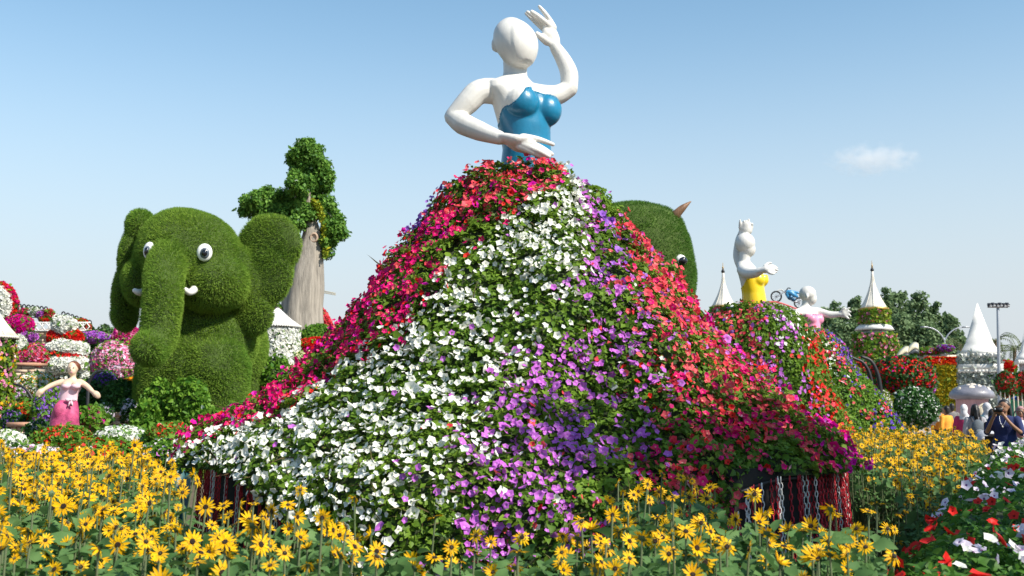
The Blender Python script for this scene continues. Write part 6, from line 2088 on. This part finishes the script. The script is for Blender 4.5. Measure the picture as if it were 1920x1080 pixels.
def person(label, px, d, h, yaw, top, bottom, skirt=False, hair='long', arms='down', skin=0, scarf=None, sleeves=True, py=None, top_len=.47, bend=0.0, wide=1.0, group=None):
    """h = height; yaw in degrees, 0 faces the camera. The body is one surface; clothes, hair and shoes are its children."""
    c = at(px, 800, d) * [1, 1, 0]
    root = empty('person', c, label, 'person', group)
    s = h / 1.65
    a = math.radians(yaw)
    Rz = np.array([[math.cos(a), -math.sin(a), 0], [math.sin(a), math.cos(a), 0], [0, 0, 1]])
    W = lambda x, y, z: Rz @ (np.array([x * wide if abs(x) < .3 else x, y, z]) * s) + c        # local: -y is forward
    def el(x, y, z, rx, ry, rz): return ellipsoid(W(x, y, z), np.array([rx * wide, ry, rz]) * s, Rz, 16, 11)
    def tb(pts, r, **k): return tube([W(*p) for p in pts], np.array(r) * s, 12, **k)
    def rg(rows):
        V = []
        for (y, z, aa, b) in rows:
            for j in range(20):
                t = 6.2832 * j / 20
                V.append(Rz @ (np.array([aa * wide * math.cos(t), y + b * math.sin(t), z]) * s) + c)
        return np.array(V), ring_faces(len(rows), 20, True, True, True)
    hd = 1.52
    parts = [rg([(0, .80, .155, .11), (0, .90, .165, .115), (0, 1.04, .125, .095), (-.01, 1.2, .145, .11), (0, 1.31, .165, .09), (0, 1.36, .11, .07)]),
             tb([(0, .005, 1.34), (0, -.005, 1.45)], [.055, .05]), el(0, .005, hd + .02, .075, .095, .105), el(0, -.03, hd - .04, .055, .062, .07), el(0, -.098, hd - .01, .012, .018, .02),
             el(.075, .01, hd, .012, .02, .03), el(-.075, .01, hd, .012, .02, .03)]
    for sx in (-1, 1):
        parts.append(tb([(.085 * sx, 0, .86), (.09 * sx, 0, .48), (.09 * sx, .02, .1)], [.085, .058, .04]))
        parts.append(tb([(.09 * sx, .03, .06), (.095 * sx, -.06, .045), (.10 * sx, -.14, .035)], [.042, .04, .028]))
    if arms == 'photo':
        A = {-1: [(-.17, 0, 1.30), (-.235, -.06, 1.08), (-.15, -.23, 1.22), (-.06, -.31, 1.42)], 1: [(.17, 0, 1.30), (.24, -.07, 1.08), (.15, -.23, 1.20), (.05, -.30, 1.38)]}
    elif arms == 'bag':
        A = {-1: [(-.17, 0, 1.30), (-.22, -.03, 1.06), (-.17, -.17, .93), (-.10, -.26, .98)], 1: [(.17, 0, 1.30), (.24, .0, 1.06), (.25, -.05, .84), (.25, -.09, .78)]}
    elif arms == 'push':
        A = {-1: [(-.17, 0, 1.30), (-.21, -.06, 1.08), (-.18, -.28, .98), (-.18, -.36, .98)], 1: [(.17, 0, 1.30), (.21, -.06, 1.08), (.18, -.28, .98), (.18, -.36, .98)]}
    else:
        A = {-1: [(-.17, 0, 1.30), (-.23, .01, 1.06), (-.24, -.04, .84), (-.24, -.06, .77)], 1: [(.17, 0, 1.30), (.23, .01, 1.06), (.24, -.04, .84), (.24, -.06, .77)]}
    for sx in (-1, 1):
        p = [np.array(q) for q in A[sx]]
        parts.append(tb(p[:3] + [p[3]], [.055, .042, .032, .026]))
        dv = unit(p[3] - p[2]); sd = unit(np.cross(dv, [.3 * sx, .9, .2]))
        pal = p[3] + dv * .05
        parts.append(tb([p[3], pal], [.026, .036]))
        for k in range(4):
            b0 = pal + sd * (.024 * (k - 1.5)) + dv * .02
            L_ = [.07, .08, .075, .06][k]
            cur = np.array([0, -.012, 0]) if arms != 'photo' else np.array([-sx * .02, -.01, 0])
            parts.append(tb([b0, b0 + dv * L_ * .6, b0 + dv * L_ + cur], [.0105, .0095, .008], n=5))
        t0 = p[3] + dv * .02 + sd * .03
        parts.append(tb([t0, t0 + dv * .035 + sd * .018, t0 + dv * .06 + sd * .02], [.012, .011, .009], n=5))
    V, L, T = bake(parts, .0135 * max(1, d / 24), 2)
    link('body', mesh_data('body', V, L, T, [SK[skin]], None, True), root)
    # top garment
    hem = 1.36 - top_len
    rows = [(0, hem, .185 if skirt or top_len > .55 else .175, .135), (0, .92, .18, .13), (0, 1.04, .15, .115), (-.012, 1.2, .165, .135), (0, 1.30, .178, .105), (0, 1.355, .125, .082), (0, 1.375, .075, .065)]
    if hem < .8: rows = [(0, hem, .26, .2), (0, (hem + .9) / 2, .215, .16)] + rows[1:]
    gp = [rg(rows)]
    for sx in (-1, 1):
        p = A[sx]
        gp.append(tb(p[:3] if sleeves else [p[0], tuple((np.array(p[0]) + np.array(p[1])) / 2), p[1]], [.072, .06, .045] if sleeves else [.074, .068, .06]))
    V, L, T = bake(gp, .016 * max(1, d / 24), 2)
    link('top', mesh_data('top', V, L, T, [top], None, True), root)
    if bottom is not None:
        if skirt:
            gp = [rg([(0, .08, .24, .2), (0, .5, .21, .17), (0, .88, .18, .135)])]
        else:
            gp = [tb([(.088 * sx, 0, .88), (.095 * sx, 0, .48), (.095 * sx, .02, .08)], [.1, .078, .062]) for sx in (-1, 1)] + [rg([(0, .80, .172, .128), (0, .95, .17, .125)])]
        V, L, T = bake(gp, .016 * max(1, d / 24), 2)
        link('skirt' if skirt else 'trousers', mesh_data('trousers', V, L, T, [bottom], None, True), root)
    for sx in (-1, 1):
        V, L, T = bake([tb([(.09 * sx, .05, .035), (.095 * sx, -.06, .035), (.10 * sx, -.15, .03)], [.045, .045, .034]), el(.095 * sx, -.05, .012, .05, .12, .012)], .016, 1)
        link('shoe', mesh_data('shoe', V, L, T, [DARKM], None, True), root)
    if scarf is not None:
        gp = [el(0, .015, hd + .025, .092, .112, .118), el(0, .05, hd - .08, .085, .08, .12), rg([(.0, 1.26, .17, .12), (0, 1.36, .12, .10), (.02, 1.44, .08, .085)])]
        V, L, T = bake(gp, .016 * max(1, d / 24), 2)
        # open in front of the face
        vl = (V - c) @ Rz / s
        face = (vl[:, 1] < -.055) & (vl[:, 2] > hd - .09) & (vl[:, 2] < hd + .075) & (np.abs(vl[:, 0]) < .062)
        q = L.reshape(-1, 4); q = q[~face[q].any(1)]
        link('headscarf', mesh_data('headscarf', V, q.ravel(), np.full(len(q), 4), [scarf], None, True), root)
    else:
        gp = [el(0, .025, hd + .045, .084, .10, .10), el(0, .06, hd - .02, .078, .065, .11)]
        if hair == 'long': gp += [tb([(0, .075, hd), (0, .10, hd - .16), (0, .10, hd - .32)], [.075, .08, .05], flat=.6), tb([(.07, .03, hd + .03), (.085, .02, hd - .12), (.09, 0, hd - .24)], [.03, .032, .02]), tb([(-.07, .03, hd + .03), (-.085, .02, hd - .12), (-.09, 0, hd - .24)], [.03, .032, .02])]
        V, L, T = bake(gp, .014 * max(1, d / 24), 2)
        link('hair', mesh_data('hair', V, L, T, [HAIR], None, True), root)
    for sx in (-1, 1):
        Geo().add(*ellipsoid(W(.028 * sx, -.088, hd + .015), np.array([.012, .006, .007]) * s, Rz, 10, 7)).build('eye', [PUPIL], root, True)
    Geo().add(*ellipsoid(W(0, -.092, hd - .065), np.array([.024, .007, .007]) * s, Rz, 10, 7)).build('mouth', [mat('lips', (.33, .09, .08), .5, .1, 9)], root, True)
    return root, W, Rz, s


r, W, Rz, s = person('woman in dark blue dress taking a photo with her phone', 1884, 19.6, 1.70, -38, cloth('navy', (.012, .022, .10)), cloth('navy trousers', (.010, .012, .03)), top_len=.95, arms='photo', sleeves=False, wide=1.22)
ph = empty('phone', W(-.005, -.36, 1.47), 'dark phone held up by the woman in blue', 'phone')
V, F = box((0, 0, 0), (.15 * s, .012, .075 * s)); Geo().add(V @ Rz.T + W(-.005, -.37, 1.475), F).build('phone_case', [DARKM], ph)
V, F = box((0, .0085, 0), (.135 * s, .003, .065 * s)); Geo().add(V @ Rz.T + W(-.005, -.37, 1.475), F).build('screen', [mat('phone screen', (.02, .03, .05), .1, .1, 5)], ph)
V, F = box((0, -.008, 0), (.03 * s, .006, .03 * s)); Geo().add(V @ Rz.T + W(-.05, -.37, 1.485), F).build('lens', [GREYM], ph)
nk = Geo().add(*tube([W(-.05, -.085, 1.36), W(-.035, -.13, 1.27), W(0, -.15, 1.20), W(.035, -.13, 1.27), W(.05, -.085, 1.36)], .006, 6, 20)).build('necklace', [GREYM], r, True)
Geo().add(*ellipsoid(W(0, -.155, 1.18), (.014, .008, .018), None, 10, 7)).build('pendant', [ROOFW], nk, True)

r, W, Rz, s = person('long haired woman in grey top seen from behind with backpack', 1829, 24.5, 1.62, 172, cloth('pale grey', (.36, .35, .37)), cloth('black trousers', (.012, .012, .015)))
bp = empty('backpack', W(0, .2, 1.1), 'grey backpack worn by the long haired woman', 'backpack')
V, L, T = bake([ellipsoid(W(0, .21, 1.10), np.array([.15, .10, .21]) * s, Rz, 20, 14), ellipsoid(W(0, .20, .98), np.array([.15, .11, .12]) * s, Rz, 20, 12)], .018, 3)
link('bag', mesh_data('bag', V, L, T, [cloth('backpack grey', (.11, .13, .15))], None, True), bp)
V, L, T = bake([ellipsoid(W(0, .30, 1.0), np.array([.10, .05, .09]) * s, Rz, 16, 10)], .016, 2)
link('front_pocket', mesh_data('pocket', V, L, T, [cloth('pocket grey', (.16, .18, .20))], None, True), bp)
for sx in (-1, 1): Geo().add(*tube([W(.09 * sx, .16, 1.26), W(.11 * sx, .05, 1.385), W(.11 * sx, -.10, 1.30), W(.12 * sx, -.13, 1.12), W(.13 * sx, .08, .96)], .02, 8, 20, flat=.5)).build('strap', [cloth('strap', (.05, .05, .06))], bp, True)

person('woman in white headscarf and crimson patterned dress seen from behind', 1809, 26.5, 1.62, 150, cloth('crimson', (.50, .03, .12)), cloth('crimson skirt', (.42, .02, .10)), skirt=True, scarf=cloth('white scarf', (.62, .60, .62)))
person('woman in pale headscarf and dark teal coat walking away', 1851, 25.5, 1.66, 195, cloth('teal', (.02, .09, .11)), cloth('teal skirt', (.02, .07, .085)), skirt=True, scarf=cloth('pale scarf', (.50, .50, .53)), top_len=.7)
person('child in orange shirt left of the pair by the yellow cascade', 1764, 32, 1.62, 160, cloth('orange', (.75, .26, .02)), cloth('dark shorts', (.03, .03, .04)), hair='short', group='two visitors in orange')
person('child in orange shirt right of the pair by the yellow cascade', 1775, 31.5, 1.58, 205, cloth('orange bright', (.78, .32, .03)), cloth('dark shorts', (.03, .03, .04)), hair='short', group='two visitors in orange')
person('person in grey clothes standing near the mushroom house', 1786, 36, 1.66, 175, cloth('mid grey', (.16, .15, .15)), cloth('brown trousers', (.10, .075, .06)), hair='short')
person('person in pale pink top left of the mushroom door', 1800, 30, 1.22, 30, cloth('pale pink', (.60, .34, .33)), cloth('dark trousers', (.03, .03, .04)), hair='short', skin=1)
person('woman in mauve headscarf cut by the right edge', 1915, 21.0, 1.58, -20, cloth('mauve', (.30, .15, .17)), cloth('plum skirt', (.06, .02, .035)), skirt=True, scarf=cloth('mauve scarf', (.36, .20, .21)), arms='bag')
person('person in black bending over the pushchair beside the woman in blue', 1863, 22.5, 1.52, 120, cloth('black', (.015, .015, .018)), cloth('black trousers', (.012, .012, .015)), hair='short', arms='push')
# a white bag on the mauve woman's arm
wb = at(1911, 797, 20.7)
bg = empty('handbag', wb, 'white handbag carried by the woman in mauve', 'bag')
V, L, T = bake([ellipsoid(wb, (.15, .07, .11), None, 18, 12), box(wb - [0, 0, .03], (.27, .10, .14))], .014, 4)
link('bag', mesh_data('bag', V, L, T, [cloth('white leather', (.62, .62, .63))], None, True), bg)
Geo().add(*tube([wb + [-.1, 0, .08], wb + [-.07, 0, .26], wb + [.07, 0, .26], wb + [.1, 0, .08]], .012, 8, 16)).build('handle', [DARKM], bg, True)
# pushchair
pc_ = at(1853, 800, 22.0) * [1, 1, 0]
pu = empty('pushchair', pc_, 'dark pushchair with white hood beside the path', 'pushchair')
for (dx, dy) in ((-.25, -.3), (.25, -.3), (-.25, .3), (.25, .3)):
    w = Geo(); V = []
    o = ring_t(np.array([0, 0, 0]), .10, .025, TYRE, 'wheel', None, 20)
    o.parent = pu; o.location = (dx, dy, .125); o.rotation_euler = (0, 0, math.pi / 2)
g = Geo()
for sx in (-.25, .25):
    Geo().add(*tube([pc_ + [sx, -.3, .12], pc_ + [sx, 0, .5], pc_ + [sx, .38, 1.02]], .018, 8, 8)).build('frame', [DARKM], pu, True)
    Geo().add(*tube([pc_ + [sx, .3, .12], pc_ + [sx, 0, .5]], .018, 8, 4)).build('frame', [DARKM], pu, True)
Geo().add(*tube([pc_ + [-.25, .38, 1.02], pc_ + [.25, .38, 1.02]], .02, 8, 3)).build('handle', [DARKM], pu, True)
V, L, T = bake([box(pc_ + [0, -.05, .42], (.44, .42, .10)), box(pc_ + [0, .17, .68], (.44, .10, .56))], .02, 3)
link('seat', mesh_data('seat', V, L, T, [cloth('pram black', (.02, .02, .025))], None, True), pu)
V, F = ellipsoid(pc_ + [0, .08, .86], (.25, .30, .24), None, 22, 14)
keep = [f for f in F if all(V[i][2] > pc_[2] + .86 and V[i][1] > pc_[1] - .16 for i in f)]
o = Geo().add(V, keep).build('hood', [cloth('pram hood', (.45, .46, .50))], pu, True)
sm = o.modifiers.new('t', 'SOLIDIFY'); sm.thickness = .015
